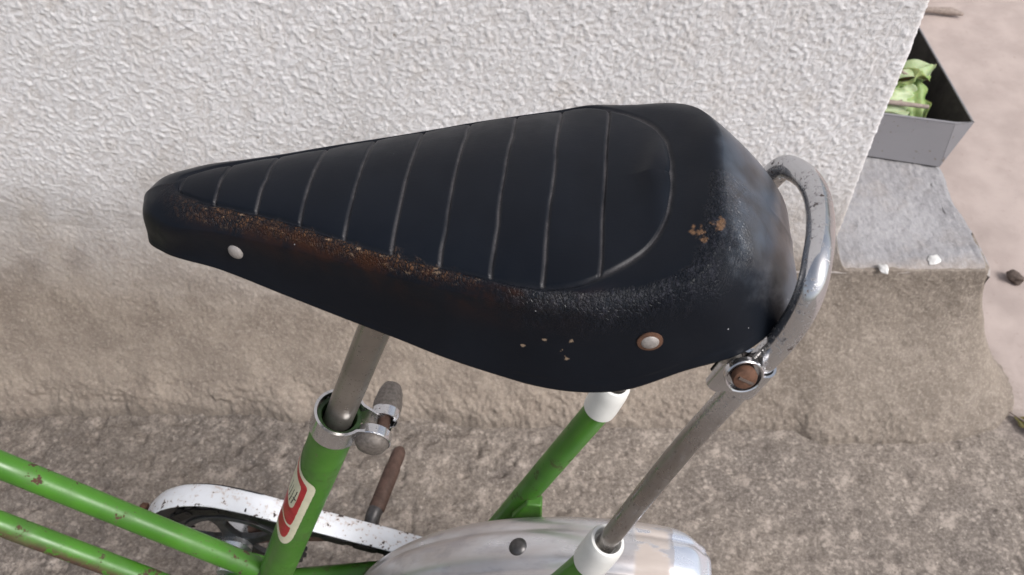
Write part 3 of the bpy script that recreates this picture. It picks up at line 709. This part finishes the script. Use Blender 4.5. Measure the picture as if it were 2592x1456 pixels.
# --- decal wrapped round the seat tube
def dec():
    def cen_u(v): return 812 - .4487 * (v - 1167)
    # photo-measured outline, stored as (fraction across tube, distance down tube in mm)
    nL, nA = 330, 130
    th0, th1 = -2.1, .55
    fr = lambda a: a
    outer = [(-2.0, 15), (-1.35, 15), (-1.18, 19), (-.85, 24), (-.42, 27), (.02, 29), (.25, 31.5), (.34, 36), (.30, 46), (.20, 88), (.17, 97), (-.02, 104), (-.32, 106), (-.62, 103), (-.95, 98), (-2.0, 98)]
    red = [(-2.0, 21), (-1.30, 21), (-1.12, 25), (-.80, 28), (-.33, 31.5), (-.09, 34), (-.05, 39), (-.10, 60), (-.14, 78), (-.24, 81.5), (-.60, 80), (-1.0, 75), (-2.0, 75)]
    win = [(-2.0, 26), (-1.32, 26), (-1.12, 30), (-.82, 33), (-.45, 36.5), (-.35, 39), (-.38, 56), (-.42, 62), (-.60, 64.5), (-.85, 62), (-1.05, 58), (-2.0, 55)]
    red2 = [(-.14, 82.5), (-.16, 94), (-.34, 99.5), (-.62, 97.5), (-.95, 92), (-2.0, 92), (-2.0, 77), (-1.0, 77), (-.60, 82), (-.24, 83.8)]
    ink = [[(-.52, 44), (-.46, 44), (-.52, 53), (-.60, 60), (-.66, 59.5), (-.57, 52)],
           [(-.62, 51.5), (-.40, 52.5), (-.41, 54), (-.64, 53)],
           [(-.72, 45), (-.68, 45), (-.73, 55), (-.80, 60.5), (-.85, 59.5), (-.77, 54)],
           [(-.88, 43), (-.85, 43), (-.90, 52), (-.98, 58.5), (-1.02, 57.5), (-.94, 51)],
           [(-1.05, 40), (-1.02, 40.5), (-1.06, 49), (-1.14, 56), (-1.17, 55), (-1.10, 48)]]
    def inside(poly, x, y):
        r = np.zeros(x.shape, bool); n = len(poly)
        for i in range(n):
            x1, y1 = poly[i]; x2, y2 = poly[(i + 1) % n]
            cnd = ((y1 > y) != (y2 > y)); xi = (x2 - x1) * (y - y1) / ((y2 - y1) or 1e-9) + x1
            r ^= cnd & (x < xi)
        return r
    def rnd(poly, k=3):                 # Chaikin: round the corners
        for _ in range(k):
            q = []
            for i in range(len(poly)):
                a, b = poly[i], poly[(i + 1) % len(poly)]
                q += [(a[0] * .75 + b[0] * .25, a[1] * .75 + b[1] * .25), (a[0] * .25 + b[0] * .75, a[1] * .25 + b[1] * .75)]
            poly = q
        return poly
    A = np.linspace(th0, th1, nA); Lm = np.linspace(12, 108, nL)
    Aq, Lq = np.meshgrid(-.14 + (A[1:] + A[:-1]) / 2, (Lm[1:] + Lm[:-1]) / 2, indexing='ij')
    F = Aq
    mat = np.full(F.shape, -1)
    mat[inside(rnd(outer), F, Lq)] = 0
    mat[inside(rnd(red), F, Lq) & (mat >= 0)] = 1
    mat[inside(rnd(win), F, Lq) & (mat >= 0)] = 0
    mat[inside(rnd(red2), F, Lq) & (mat >= 0)] = 1
    for p in ink: mat[inside(p, F, Lq) & (mat >= 0)] = 2
    bm = bmesh.new(); vs = {}
    d_ = (axis(.3) - axis(.4)).normalized()
    toward = Vector((.0, -.78, .62)); toward = (toward - d_ * toward.dot(d_)).normalized(); side = d_.cross(toward)
    if side.x < 0: side = -side
    def vert(i, j):
        if (i, j) not in vs:
            t = A[i]; q = axis(.4985) + d_ * ((Lm[j] * 1.20 + 4) * .001) + (toward * math.cos(t) + side * math.sin(t)) * .01225
            vs[(i, j)] = bm.verts.new(q)
        return vs[(i, j)]
    for i in range(nA - 1):
        for j in range(nL - 1):
            if mat[i, j] >= 0:
                f = bm.faces.new((vert(i, j), vert(i + 1, j), vert(i + 1, j + 1), vert(i, j + 1))); f.material_index = int(mat[i, j])
    bm_obj('decal', bm, [MAT['cream'], MAT['red'], MAT['ink']], ST, autos=80)
dec()

# --- chrome support loop behind the saddle, its clamp
QN, QF = -.042, .046
LOOP_POINTS = [(.0485, QN, .4675), (.0560, QN, .498), (.0680, QN, .545), (.0800, QN, .590), (.0940, QN, .636), (.0990, -.0418, .652), (.1038, -.0408, .665), (.1072, -.0388, .6780), (.1090, -.0345, .6885), (.1108, -.0250, .6930), (.1140, -.0110, .6905), (.1168, .0060, .6862), (.1172, .0205, .6832), (.1150, .0350, .6785), (.1100, .0445, .6730), (.1040, QF, .660), (.0955, QF, .634), (.0805, QF, .584), (.0570, QF, .5080), (.0485, QF, .4795)]
LP = LOOP_POINTS
P = spline(LP, 160)
loop = tube('saddle_loop', [Vector(p) for p in P], .0052, MAT['loopchrome'], BK, 32)
for q, dz in ((QN, 0), (QF, .0155)):
    # painted stub with white end cap
    low = Vector((-.0405, q, .245)); hi = Vector((.0485, q, .4675 + dz)); 
    dd = (Vector((.0560, q, .498 + dz)) - Vector((.0485, q, .4675 + dz))).normalized()
    green_tube('stay', low, hi, .0082, .5, n=40)
    ax = (hi - low).normalized()
    c0 = hi - ax * .004; c1 = hi + dd * .0265
    lathe('end_cap', c0, c1, [(0, .0088), (.0004, .0098), (.004, .0101), (.020, .0101), (.0255, .0097), (.0275, .0088), (.0278, .0074), (.0262, .0067), (.022, .0064)], MAT['cap'], BK, 36)
    # lower part of the stay down to the axle
    green_tube('chain_stay', (-.0405, q, .250), (.062, q * 1.45, .197), .0075, .5, n=12, seg=20)
    green_tube('chain_stay', (-.196, q * .55, .222), (-.0405, q, .245), .0075, .5, n=12, seg=20)
# gusset on the far stay
bm = bmesh.new(); pts = [(.0165, .3735), (.017, .330), (.0045, .330), (-.0040, .352), (.0065, .3740)]
v0 = [bm.verts.new((a, QF - .012, b)) for a, b in pts]; v1 = [bm.verts.new((a, QF - .003, b)) for a, b in pts]
bm.faces.new(v0); bm.faces.new(v1[::-1])
for i in range(len(pts)): bm.faces.new((v0[i], v0[(i + 1) % 5], v1[(i + 1) % 5], v1[i]))
bm_obj('gusset', bm, MAT['green'], BK, bevel=.0012)

# clamp on the near leg of the loop
lc = empty('loop_clamp', parent=BK)
f = np.argmin(np.abs(P[:80, 2] - .643)); pc = Vector(P[f]); td = (Vector(P[f + 3]) - Vector(P[f - 3])).normalized()
fwd = Vector((-1, 0, 0)); fwd = (fwd - td * fwd.dot(td)).normalized(); sd = td.cross(fwd)
if sd.y > 0: sd = -sd                   # towards camera
pr = []
for k in range(31):
    t = math.radians(-140 + 280 * k / 30); pr.append((-math.cos(t) * .0062, math.sin(t) * .0062))
pr = [(.0125, -.0034), (.0095, -.0044)] + pr + [(.0080, .0050), (.0112, .0060), (.0138, .0046), (.0142, .0015)]
pr = spline(pr, 120)
Q = np.zeros((len(pr), 9, 3)); tn = np.gradient(pr, axis=0); tn /= np.linalg.norm(tn, axis=1)[:, None]; on = np.stack([tn[:, 1], -tn[:, 0]], 1)
for i, (a_, b_) in enumerate(pr):
    hh_ = .0078
    for k, (of, hh) in enumerate(((.0005, -hh_ * .9), (.0005, -hh_), (-.0005, -hh_), (-.0005, 0), (-.0005, hh_), (.0005, hh_), (.0005, hh_ * .9), (.0005, 0), (.0005, -hh_ * .9))):
        Q[i, k] = pc + fwd * (a_ + on[i, 0] * of) + sd * (b_ + on[i, 1] * of) + td * hh
o = grid_mesh('strap', Q, MAT['chrome'], lc)
try: o.data.set_sharp_from_angle(angle=math.radians(30))
except Exception: pass
b0 = pc + fwd * .0080 + td * .0085 + sd * .0085
ba = (sd * .93 + td * .30 - fwd * .05).normalized()
bh = lathe('slotted_bolt', b0, b0 + ba, [(0, .0046), (.0020, .0047), (.0028, .0043), (.0034, .0030), (.0036, .0016), (.0036, .0001)], MAT['rust'], lc, 28)
bm = bmesh.new(); boxbm(bm, -.0032, .0032, -.0005, .0005, -.0003, .0004)
sl_ = bm_obj('slot', bm, MAT['pebble'], bh, smooth=False)
zax = ba; xax = (-fwd * .97 - td * .2); xax = (xax - zax * xax.dot(zax)).normalized(); yax = zax.cross(xax)
sl_.matrix_local = Matrix.Translation(b0 + ba * .0036) @ Matrix((xax, yax, zax)).transposed().to_4x4()
lathe('rolled_cup', b0 - ba * .0022, b0 + ba, [(0, .0040), (0, .0066), (.0005, .0071), (.0034, .0073), (.0038, .0069), (.0036, .0064), (.0014, .0060), (.0012, .0001)], MAT['chrome'], lc, 36)
# lug from the saddle frame that the clamp holds
tube('lug', [pc + fwd * .011 + td * .006 + sd * .001, pc + fwd * .017 + td * .013, pc + fwd * .028 + td * .018], .0042, MAT['chrome_dull'], lc, 16)

# --- rear mudguard
FC, FR = Vector((.066, 0, .188)), .2000
secn = []
for k in range(49):
    f = -1 + 2 * k / 48; wq = f * .0262
    hgt_ = -.0115 * abs(f) ** 3.2 - (.0020 * math.exp(-((abs(f) - .52) / .11) ** 2)) + .0009 * math.exp(-(f / .35) ** 4)
    secn.append((wq, hgt_))
secn = [(-.0262, -.018)] + secn + [(.0262, -.018)]
degs = np.linspace(-18.5, 128, 230)       # from the short tail over the top and down in front
P = np.zeros((len(degs), len(secn), 3)); 
for i, dg in enumerate(degs):
    t = math.radians(dg)
    back = sstep(-12.5, -18.5, dg)        # rounded tail
    for k, (wq, hh) in enumerate(secn):
        wc = wq * (1 - .10 * back ** 2); r = FR + hh - .006 * back ** 2
        P[i, k] = (FC.x - math.sin(t) * r, wc, FC.z + math.cos(t) * r)
P[..., 0] -= np.array([sstep(-10, -18.5, dg) for dg in degs])[:, None] * (np.abs(P[..., 1]) / .0262) ** 4 * .010
P[:, :, 1] += 0.001
MG = grid_mesh('mudguard', P, MAT['fender'], BK)
s_ = MG.modifiers.new('solid', 'SOLIDIFY'); s_.thickness = .0009; s_.offset = -1
t = math.radians(18.0); pb = Vector((FC.x - math.sin(t) * FR, .001, FC.z + math.cos(t) * FR)); nb = Vector((-math.sin(t), 0, math.cos(t)))
lathe('bolt', pb, pb + nb, [(0, .0066), (.0012, .0064), (.0030, .0052), (.0042, .0030), (.0046, .0001)], MAT['darkbolt'], MG, 28)

# --- wheels (mostly under the mudguard)
def wheel(cx, cz, R):
    wl = empty('wheel', (cx, 0.001, cz), parent=BK)
    def torus(name, R_, r_, mat, seg=72, rs=16, sq=1.):
        P = np.zeros((seg, rs, 3))
        for i in range(seg):
            a = 2 * math.pi * i / seg
            for k in range(rs):
                b = 2 * math.pi * k / rs; rad = R_ + math.cos(b) * r_
                P[i, k] = (math.cos(a) * rad, math.sin(b) * r_ * sq, math.sin(a) * rad)
        P = np.concatenate([P, P[:1]], 0)
        return grid_mesh(name, P, mat, wl, closed=True)
    torus('tyre', R - .018, .018, MAT['rubber']); torus('rim', R - .041, .008, MAT['steel'], sq=1.5)
    lathe('hub', (0, -.03, 0), (0, .03, 0), [(0, .016), (.003, .016), (.004, .009), (.056, .009), (.057, .016), (.06, .016)], MAT['steel'], wl, 20)
    lathe('axle', (0, -.062, 0), (0, .062, 0), [(0, .005), (.124, .005)], MAT['rust'], wl, 12)
    for i in range(20):
        a = 2 * math.pi * i / 20; b = a + (.35 if i % 4 < 2 else -.35); y = .024 if i % 2 else -.024
        tube('spoke', [(math.cos(b) * .014, y, math.sin(b) * .014), (math.cos(a) * (R - .047), 0, math.sin(a) * (R - .047))], .0011, MAT['steel'], wl, 6)
wheel(.066, .172, .172); wheel(-.79, .172, .172)
# front end, outside the picture on the left
green_tube('head_tube', (-.585, 0, .70), (-.622, 0, .515), .0155, .5, n=12)
for q in (-.03, .03):
    tube('fork_blade', [(-.624, q * .9, .50), (-.655, q * 1.2, .40), (-.70, q * 1.5, .28), (-.79, q * 1.5, .186)], .0075, MAT['green'], BK, 14)
tube('fork_crown', [(-.624, -.034, .50), (-.624, .034, .50)], .011, MAT['green'], BK, 14)
tube('stem', [(-.59, 0, .69), (-.573, 0, .775), (-.60, 0, .80)], .009, MAT['chrome'], BK, 14)
tube('handlebar', [Vector(p) for p in spline([(-.46, -.23, .84), (-.53, -.22, .85), (-.58, -.14, .83), (-.60, -.04, .80), (-.60, .04, .80), (-.58, .14, .83), (-.53, .22, .85), (-.46, .23, .84)], 60)], .009, MAT['chrome'], BK, 14)
for q in (-.23, .23): tube('grip', [(-.455, q, .838), (-.50, q * .98, .8455), (-.54, q * .94, .849)], .014, MAT['black'], BK, 16)

# --- chainring, chain, chain guard, pedal spindle
RC, RQ = Vector((-.228, 0, .2455)), .046
def flat_ring(bm, c, q, r_in, r_out_f, th, n=144):
    vi = [[], [], [], []]
    for i in range(n):
        a = 2 * math.pi * i / n; ro = r_out_f(i, n)
        for k, (r, y) in enumerate(((r_in, q - th / 2), (ro, q - th / 2), (ro, q + th / 2), (r_in, q + th / 2))):
            vi[k].append(bm.verts.new((c.x + math.cos(a) * r, y, c.z + math.sin(a) * r)))
    for i in range(n):
        j = (i + 1) % n
        for k in range(4): bm.faces.new((vi[k][i], vi[k][j], vi[(k + 1) % 4][j], vi[(k + 1) % 4][i]))
NTH_ = 28
def tooth(i, n):
    f = (i * NTH_ / n) % 1; return .0525 + .0042 * max(0, math.cos((f - .5) * 2 * math.pi * .72)) ** 1.2
bm = bmesh.new(); flat_ring(bm, RC, RQ, .0395, tooth, .0028, NTH_ * 10)
CR = bm_obj('chainring', bm, MAT['ring'], BK, autos=40)
bm = bmesh.new(); flat_ring(bm, RC, RQ - .0022, .0385, lambda i, n: .0435, .003, 96); bm_obj('inner_rim', bm, MAT['ring'], CR, bevel=.0006)
for k in range(5):
    a = math.radians(100 + 72 * k); dr_ = Vector((math.cos(a), 0, math.sin(a))); sd_ = Vector((-math.sin(a), 0, math.cos(a)))
    bm = bmesh.new(); pr_ = [(.010, .0085), (.018, .0052), (.030, .0040), (.037, .0055), (.0405, .0085)]
    lo = [RC + dr_ * r + sd_ * w_ for r, w_ in pr_] + [RC + dr_ * r - sd_ * w_ for r, w_ in pr_[::-1]]
    A0 = [bm.verts.new(p + Vector((0, RQ - .0042, 0))) for p in lo]; A1 = [bm.verts.new(p + Vector((0, RQ + .0008, 0))) for p in lo]
    bm.faces.new(A0); bm.faces.new(A1[::-1])
    for i in range(len(lo)): bm.faces.new((A0[i], A0[(i + 1) % len(lo)], A1[(i + 1) % len(lo)], A1[i]))
    bm_obj('spider_arm', bm, MAT['ring'], CR, bevel=.0010)
lathe('spindle_boss', RC + Vector((0, RQ - .030, 0)), RC + Vector((0, RQ + .012, 0)), [(0, .008), (.018, .009), (.022, .0135), (.040, .0135), (.042, .010)], MAT['steel'], CR, 32)
# far crank arm pointing rearward-up, and bare rusty spindle
Sp = Vector((-.119, 0, .268))
bm = bmesh.new(); add_tube(bm, [RC + Vector((0, RQ + .006, 0)), RC + Vector((.03, RQ + .010, .001)), Vector((-.1190, RQ + .016, .2500))], [.011, .0085, .0080], 16); bm_obj('crank_arm', bm, MAT['rustdark'], BK)
tube('pedal_spindle', [Vector(p) for p in spline([(-.1195, .0560, .2490), (-.1210, .0640, .2550), (-.1200, .0720, .2600), (-.1180, .0800, .2600)], 14)], .0062, MAT['darkbolt'], BK, 20)
lathe('spindle_sleeve', (-.1188, .0755, .2600), (-.1100, .1320, .2600), [(0, .0060), (.001, .0067), (.030, .0066), (.040, .0065), (.0415, .0058), (.052, .0060), (.057, .0052), (.060, .0030), (.0605, .0001)], MAT['rustdark'], BK, 24)

# chain: one object per link
ch = empty('chain', parent=BK)
cog = Vector((.066, 0, .166)); r1, r2 = .0520, .018
dx = cog - RC; D_ = math.hypot(dx.x, dx.z); base = math.atan2(dx.z, dx.x); al_ = math.acos((r1 - r2) / D_)
def pt(c, r, a): return Vector((c.x + math.cos(a) * r, RQ, c.z + math.sin(a) * r))
path = []
a_top, a_bot = base + al_, base - al_
for k in range(60): path.append(pt(RC, r1, a_top + (2 * math.pi - 2 * al_) * k / 59))
for k in range(1, 40): path.append(pt(RC, r1, a_bot).lerp(pt(cog, r2, a_bot), k / 40))
for k in range(30): path.append(pt(cog, r2, a_bot + (2 * al_) * k / 29))
for k in range(1, 40): path.append(pt(cog, r2, a_top).lerp(pt(RC, r1, a_top), k / 40))
path.append(path[0])
cum = [0]
for a, b in zip(path[:-1], path[1:]): cum.append(cum[-1] + (b - a).length)
nl = round(cum[-1] / .0127); pit = cum[-1] / nl
def at(s):
    s = s % cum[-1]; i = np.searchsorted(cum, s, side='right') - 1; i = min(i, len(path) - 2)
    return path[i].lerp(path[i + 1], (s - cum[i]) / max(1e-9, cum[i + 1] - cum[i]))
def linkmesh(wide):
    bm = bmesh.new(); oo = .0034 if wide else .0022
    for y in (-oo, oo):
        o_ = []
        for cx, a0 in ((pit / 2, -90), (-pit / 2, 90)):
            for k in range(6):
                a = math.radians(a0 + 36 * k); o_.append((cx + math.cos(a) * .0040, math.sin(a) * .0040))
        A0 = [bm.verts.new((x, y - .0005, z)) for x, z in o_]; A1 = [bm.verts.new((x, y + .0005, z)) for x, z in o_]
        bm.faces.new(A0); bm.faces.new(A1[::-1])
        for i in range(12): bm.faces.new((A0[i], A0[(i + 1) % 12], A1[(i + 1) % 12], A1[i]))
    for sx in (-1, 1): 
        if wide: add_tube(bm, [(sx * pit / 2, -.0042, 0), (sx * pit / 2, .0042, 0)], .0018, 8)
        else: add_tube(bm, [(sx * pit / 2, -.0024, 0), (sx * pit / 2, .0024, 0)], .0032, 8)
    return bm
L0 = bm_obj('link', linkmesh(True), MAT['chain'], ch, smooth=False); L1 = bm_obj('link', linkmesh(False), MAT['chain'], ch, smooth=False)
for i in range(nl):
    if i < 2: o = (L0, L1)[i]
    else:
        o = (L0, L1)[i % 2].copy(); COL.objects.link(o); o.parent = ch
    a, b = at(i * pit), at((i + 1) * pit); o.location = (a + b) / 2; o.rotation_euler = (0, -math.atan2(b.z - a.z, b.x - a.x), 0)

# guard: top flange (white), outer plate (black inside), following the front of the ring
gp_ = [(-.311, .2080), (-.3125, .2280), (-.3065, .2520), (-.2960, .2720), (-.2800, .2905), (-.2600, .3020), (-.2360, .3060), (-.2100, .3000), (-.1850, .2910), (-.1550, .2800), (-.1250, .2690), (-.0950, .2580), (-.0600, .2440), (-.0200, .2290), (.0300, .2120), (.0700, .1980)]
gpp = spline(gp_, 300); gpp[:, 1] -= .001 + .0015 * sstep(-.2, -.05, gpp[:, 0])
tn = np.gradient(gpp, axis=0); tn /= np.linalg.norm(tn, axis=1)[:, None]; on = np.stack([-tn[:, 1], tn[:, 0]], 1)
qs = [(.0430, -.0012), (.0432, -.0002), (.0470, 0), (.0530, .0006), (.0590, .0), (.0622, -.0014), (.0632, -.004)]
P = np.zeros((300, len(qs), 3)); E = np.zeros((300, len(qs)))
fw = 1 - .55 * sstep(.35, 0, np.linspace(0, 4, 300))
for i in range(300):
    for k, (q, o_) in enumerate(qs):
        qq = .0632 - (.0632 - q) * fw[i]
        P[i, k] = (gpp[i, 0] + on[i, 0] * o_, qq, gpp[i, 1] + on[i, 1] * o_); E[i, k] = (1, 1, .55, .0, .1, .4, .7)[k]
# finer across for the chipped edge
def refine(A, n):
    x = np.linspace(0, A.shape[1] - 1, n); i = np.minimum(np.floor(x).astype(int), A.shape[1] - 2); f = (x - i)
    f = f[None, :, None] if A.ndim == 3 else f[None]
    return A[:, i] * (1 - f) + A[:, i + 1] * f
GD = empty('chain_guard', parent=BK)
g1 = grid_mesh('flange', refine(P, 25), MAT['guard'], GD, {'edge': refine(E, 25)})
s_ = g1.modifiers.new('solid', 'SOLIDIFY'); s_.thickness = .0009; s_.offset = -1
# outer plate: outer boundary = flange path, inner boundary follows ring then straight lower edge
inner = []
for i in range(300):
    x, z = gpp[i]
    if x < -.20:
        vv = Vector((x - RC.x, 0, z - RC.z)); dd = vv.normalized(); inner.append((RC.x + dd.x * .052, RC.z + dd.z * .052))
    else:
        f = min(1, (x + .20) / .06); dpt = .032 + (.046 - .032) * f - .018 * sstep(-.08, .07, x); inner.append((x + on[i, 0] * -dpt, z + on[i, 1] * -dpt))
inner = np.array(inner)
P = np.zeros((300, 6, 3))
for k in range(6):
    f = k / 5; P[:, k, 0] = gpp[:, 0] * (1 - f) + inner[:, 0] * f; P[:, k, 2] = gpp[:, 1] * (1 - f) + inner[:, 1] * f; P[:, k, 1] = .0618 + .0006 * math.sin(f * 3)
P[:, 0] -= np.stack([on[:, 0], 0 * on[:, 0], on[:, 1]], 1) * .002
g2 = grid_mesh('side_plate', P, MAT['black'], GD)
s_ = g2.modifiers.new('solid', 'SOLIDIFY'); s_.thickness = .0008; s_.offset = 1
lathe('front_screw', (-.3040, .058, .258), (-.330, .058, .262), [(0, .003), (.001, .0048), (.005, .0046), (.0065, .0032), (.007, .0001)], MAT['rust'], GD, 20)

# ------------------------------------------------------------------ things behind the corner and on the ground
# metal box
MB = empty('metal_box', (.45, .95, SZ))
tag(MB, 'shallow grey sheet metal box of wilted leaves behind the wall corner', 'box')
z0, z1 = SZ + .0025, SZ + .060
bot = [(.370, .875), (.529, .836), (.533, .850), (.531, 1.100), (.368, 1.110)]
rim = [(.366, .885), (.531, .848), (.553, .849), (.548, 1.120), (.360, 1.128)]
fl = Vector((.45, .95, SZ))
def boxside(name, ids, mat):
    bm = bmesh.new()
    for i, j in ids:
        q = [Vector((*bot[i], z0)), Vector((*bot[j], z0)), Vector((*rim[j], z1)), Vector((*rim[i], z1))]
        vs = [bm.verts.new(p - fl) for p in q]; bm.faces.new(vs)
    bmesh.ops.remove_doubles(bm, verts=bm.verts, dist=1e-5)
    o = bm_obj(name, bm, mat, MB, smooth=False); s = o.modifiers.new('s', 'SOLIDIFY'); s.thickness = .0016; s.offset = 0
    return o
boxside('front_side', [(0, 1)], MAT['galv']); boxside('corner_fold', [(1, 2)], MAT['galv'])
boxside('right_side', [(2, 3)], MAT['box_inside']); boxside('back_side', [(3, 4)], MAT['box_inside']); boxside('left_side', [(4, 0)], MAT['box_inside'])
bm = bmesh.new(); bm.faces.new([bm.verts.new(Vector((*p, z0)) - fl) for p in bot]); o = bm_obj('bottom', bm, MAT['box_inside'], MB, smooth=False)
s = o.modifiers.new('s', 'SOLIDIFY'); s.thickness = .002; s.offset = 0
rp = [Vector((*p, z1 + .0005)) - fl for p in rim]
tube('rolled_rim', rp + [rp[0]], .0014, MAT['galv'], MB, 8)

def leaf(loc, rot, L, Wd, mat, label, seed, curl=.5, group=None, name='leaf', cat='leaf'):
    nu, nv = 26, 17; P = np.zeros((nu, nv, 3)); rs = np.random.RandomState(seed); ph = rs.rand(4) * 6
    for i in range(nu):
        f = i / (nu - 1); wv = Wd * (math.sin(math.pi * min(1, f * .96 + .03)) ** .7) * (1 - .25 * f)
        for k in range(nv):
            g = -1 + 2 * k / (nv - 1); ed = 1 + .16 * math.sin(f * 22 + ph[0] + (2 if g > 0 else 0)) * abs(g) ** 2
            P[i, k] = (f * L + .06 * L * math.sin(ph[2] + g * 3) * abs(g), g * wv * ed, .30 * Wd * abs(g) ** 1.5 * math.sin(f * 9 + ph[1] + g) + L * curl * math.sin(f * 2.6) * .35 + .10 * Wd * math.sin(g * 7 + f * 8 + ph[3]))
    o = grid_mesh(name, P, mat); o.location = loc; o.rotation_euler = rot
    s = o.modifiers.new('s', 'SOLIDIFY'); s.thickness = .0005
    sb = o.modifiers.new('sub', 'SUBSURF'); sb.levels = 1; sb.render_levels = 1
    tag(o, label, cat, group)
    st = tube('stem', [(-.2 * L, 0, .0), (0, 0, .001), (.5 * L, 0, L * curl * .34)], .0011, MAT['twig'], o, 8)
    return o
leaf((.425, .975, SZ + .052), (.5, -.25, .25), .085, .034, MAT['leafa'], 'pale frilled leaf at the back of the leaves in the metal box', 3)
leaf((.445, .925, SZ + .054), (-.35, -.05, .30), .095, .034, MAT['leafa'], 'pale round tipped leaf reaching towards the box corner fold', 8, .30)
leaf((.487, .955, SZ + .056), (.3, .45, -1.25), .085, .030, MAT['leafb'], 'bright green leaf drooping against the front side of the box', 5, .6)
leaf((.430, .900, SZ + .036), (.2, .1, .1), .090, .030, MAT['leafb'], 'green leaf lying lowest under the others in the box', 12, .2)
leaf((.455, .890, SZ + .050), (.7, .1, .55), .060, .022, MAT['leafa'], 'pale leaf with curled edge under the thick grey stalk', 31, .5)
leaf((.478, .915, SZ + .066), (-.8, -.1, .2), .045, .017, MAT['leafb'], 'small bright leaf with upturned tip near the box fold', 37, .3)
leaf((.430, 1.000, SZ + .070), (1.0, -.2, .15), .055, .020, MAT['leafb'], 'green leaf standing on edge behind the brown stalk', 41, .4)
leaf((.470, 1.035, SZ + .036), (.3, -.5, .9), .050, .018, MAT['leafa'], 'small curled leaf tip farthest back in the metal box', 15, .5)
def stick(name, pts, r, label):
    o = tube(name, pts, r, MAT['twig'], None, 10); tag(o, label, 'twig'); return o
stick('twig', [(.425, .975, SZ + .088), (.460, .955, SZ + .084), (.492, .925, SZ + .074)], [.0030, .0026, .0018], 'short brown stalk lying across the leaves in the box')
stick('twig', [(.410, .890, SZ + .060), (.455, .893, SZ + .059), (.512, .885, SZ + .056)], [.0038, .0034, .0026], 'thick grey stalk under the leaves at the box front')
stick('twig', [(.640, 1.515, .008), (.740, 1.497, .009), (.790, 1.490, .010), (.822, 1.487, .009), (.845, 1.478, .008)], [.0065, .0060, .0056, .0078, .0030], 'long pale dry twig on the pink concrete beyond the wall')
stick('twig', [(.760, 1.640, .006), (.800, 1.645, .008), (.815, 1.640, .007)], [.004, .0045, .002], 'dark stub of twig at the far end of the concrete')
leaf((.612, .592, .006), (.1, -.1, -1.0), .045, .010, MAT['leafd'], 'narrow dry yellow leaf on the ground past the skirting end', 22, .25)
def pebble(name, loc, r, mat, label, cat, seed, flat=.6):
    bm = bmesh.new(); bmesh.ops.create_icosphere(bm, subdivisions=3, radius=1)
    rs = np.random.RandomState(seed); o3 = rs.rand(3) * 9
    for v in bm.verts:
        n = vnoise(np.array([[*(v.co + Vector(o3))]]), 1.6, seed)[0]; v.co *= 1 + .35 * n
        v.co = Vector((v.co.x * r, v.co.y * r * .8, v.co.z * r * flat))
    o = bm_obj(name, bm, mat); o.location = loc; o.rotation_euler = (0, 0, seed); tag(o, label, cat); return o
pebble('paint_chip', (.413, .664, SZ + .003), .0068, MAT['chip'], 'white round paint chip on the front edge of the grey step', 'paint chip', 2)
pebble('paint_chip', (.474, .678, SZ + .002), .0075, MAT['chip'], 'flat pale chip on the step edge farther right', 'paint chip', 4, .25)
pebble('pebble', (.697, .820, .006), .0125, MAT['pebble'], 'brown pebble on pink concrete at the right edge', 'pebble', 5)
pebble('pebble', (-.438, .476, .003), .0045, MAT['pebble'], 'tiny dark pebble on the ground above the upper green tube', 'pebble', 7)
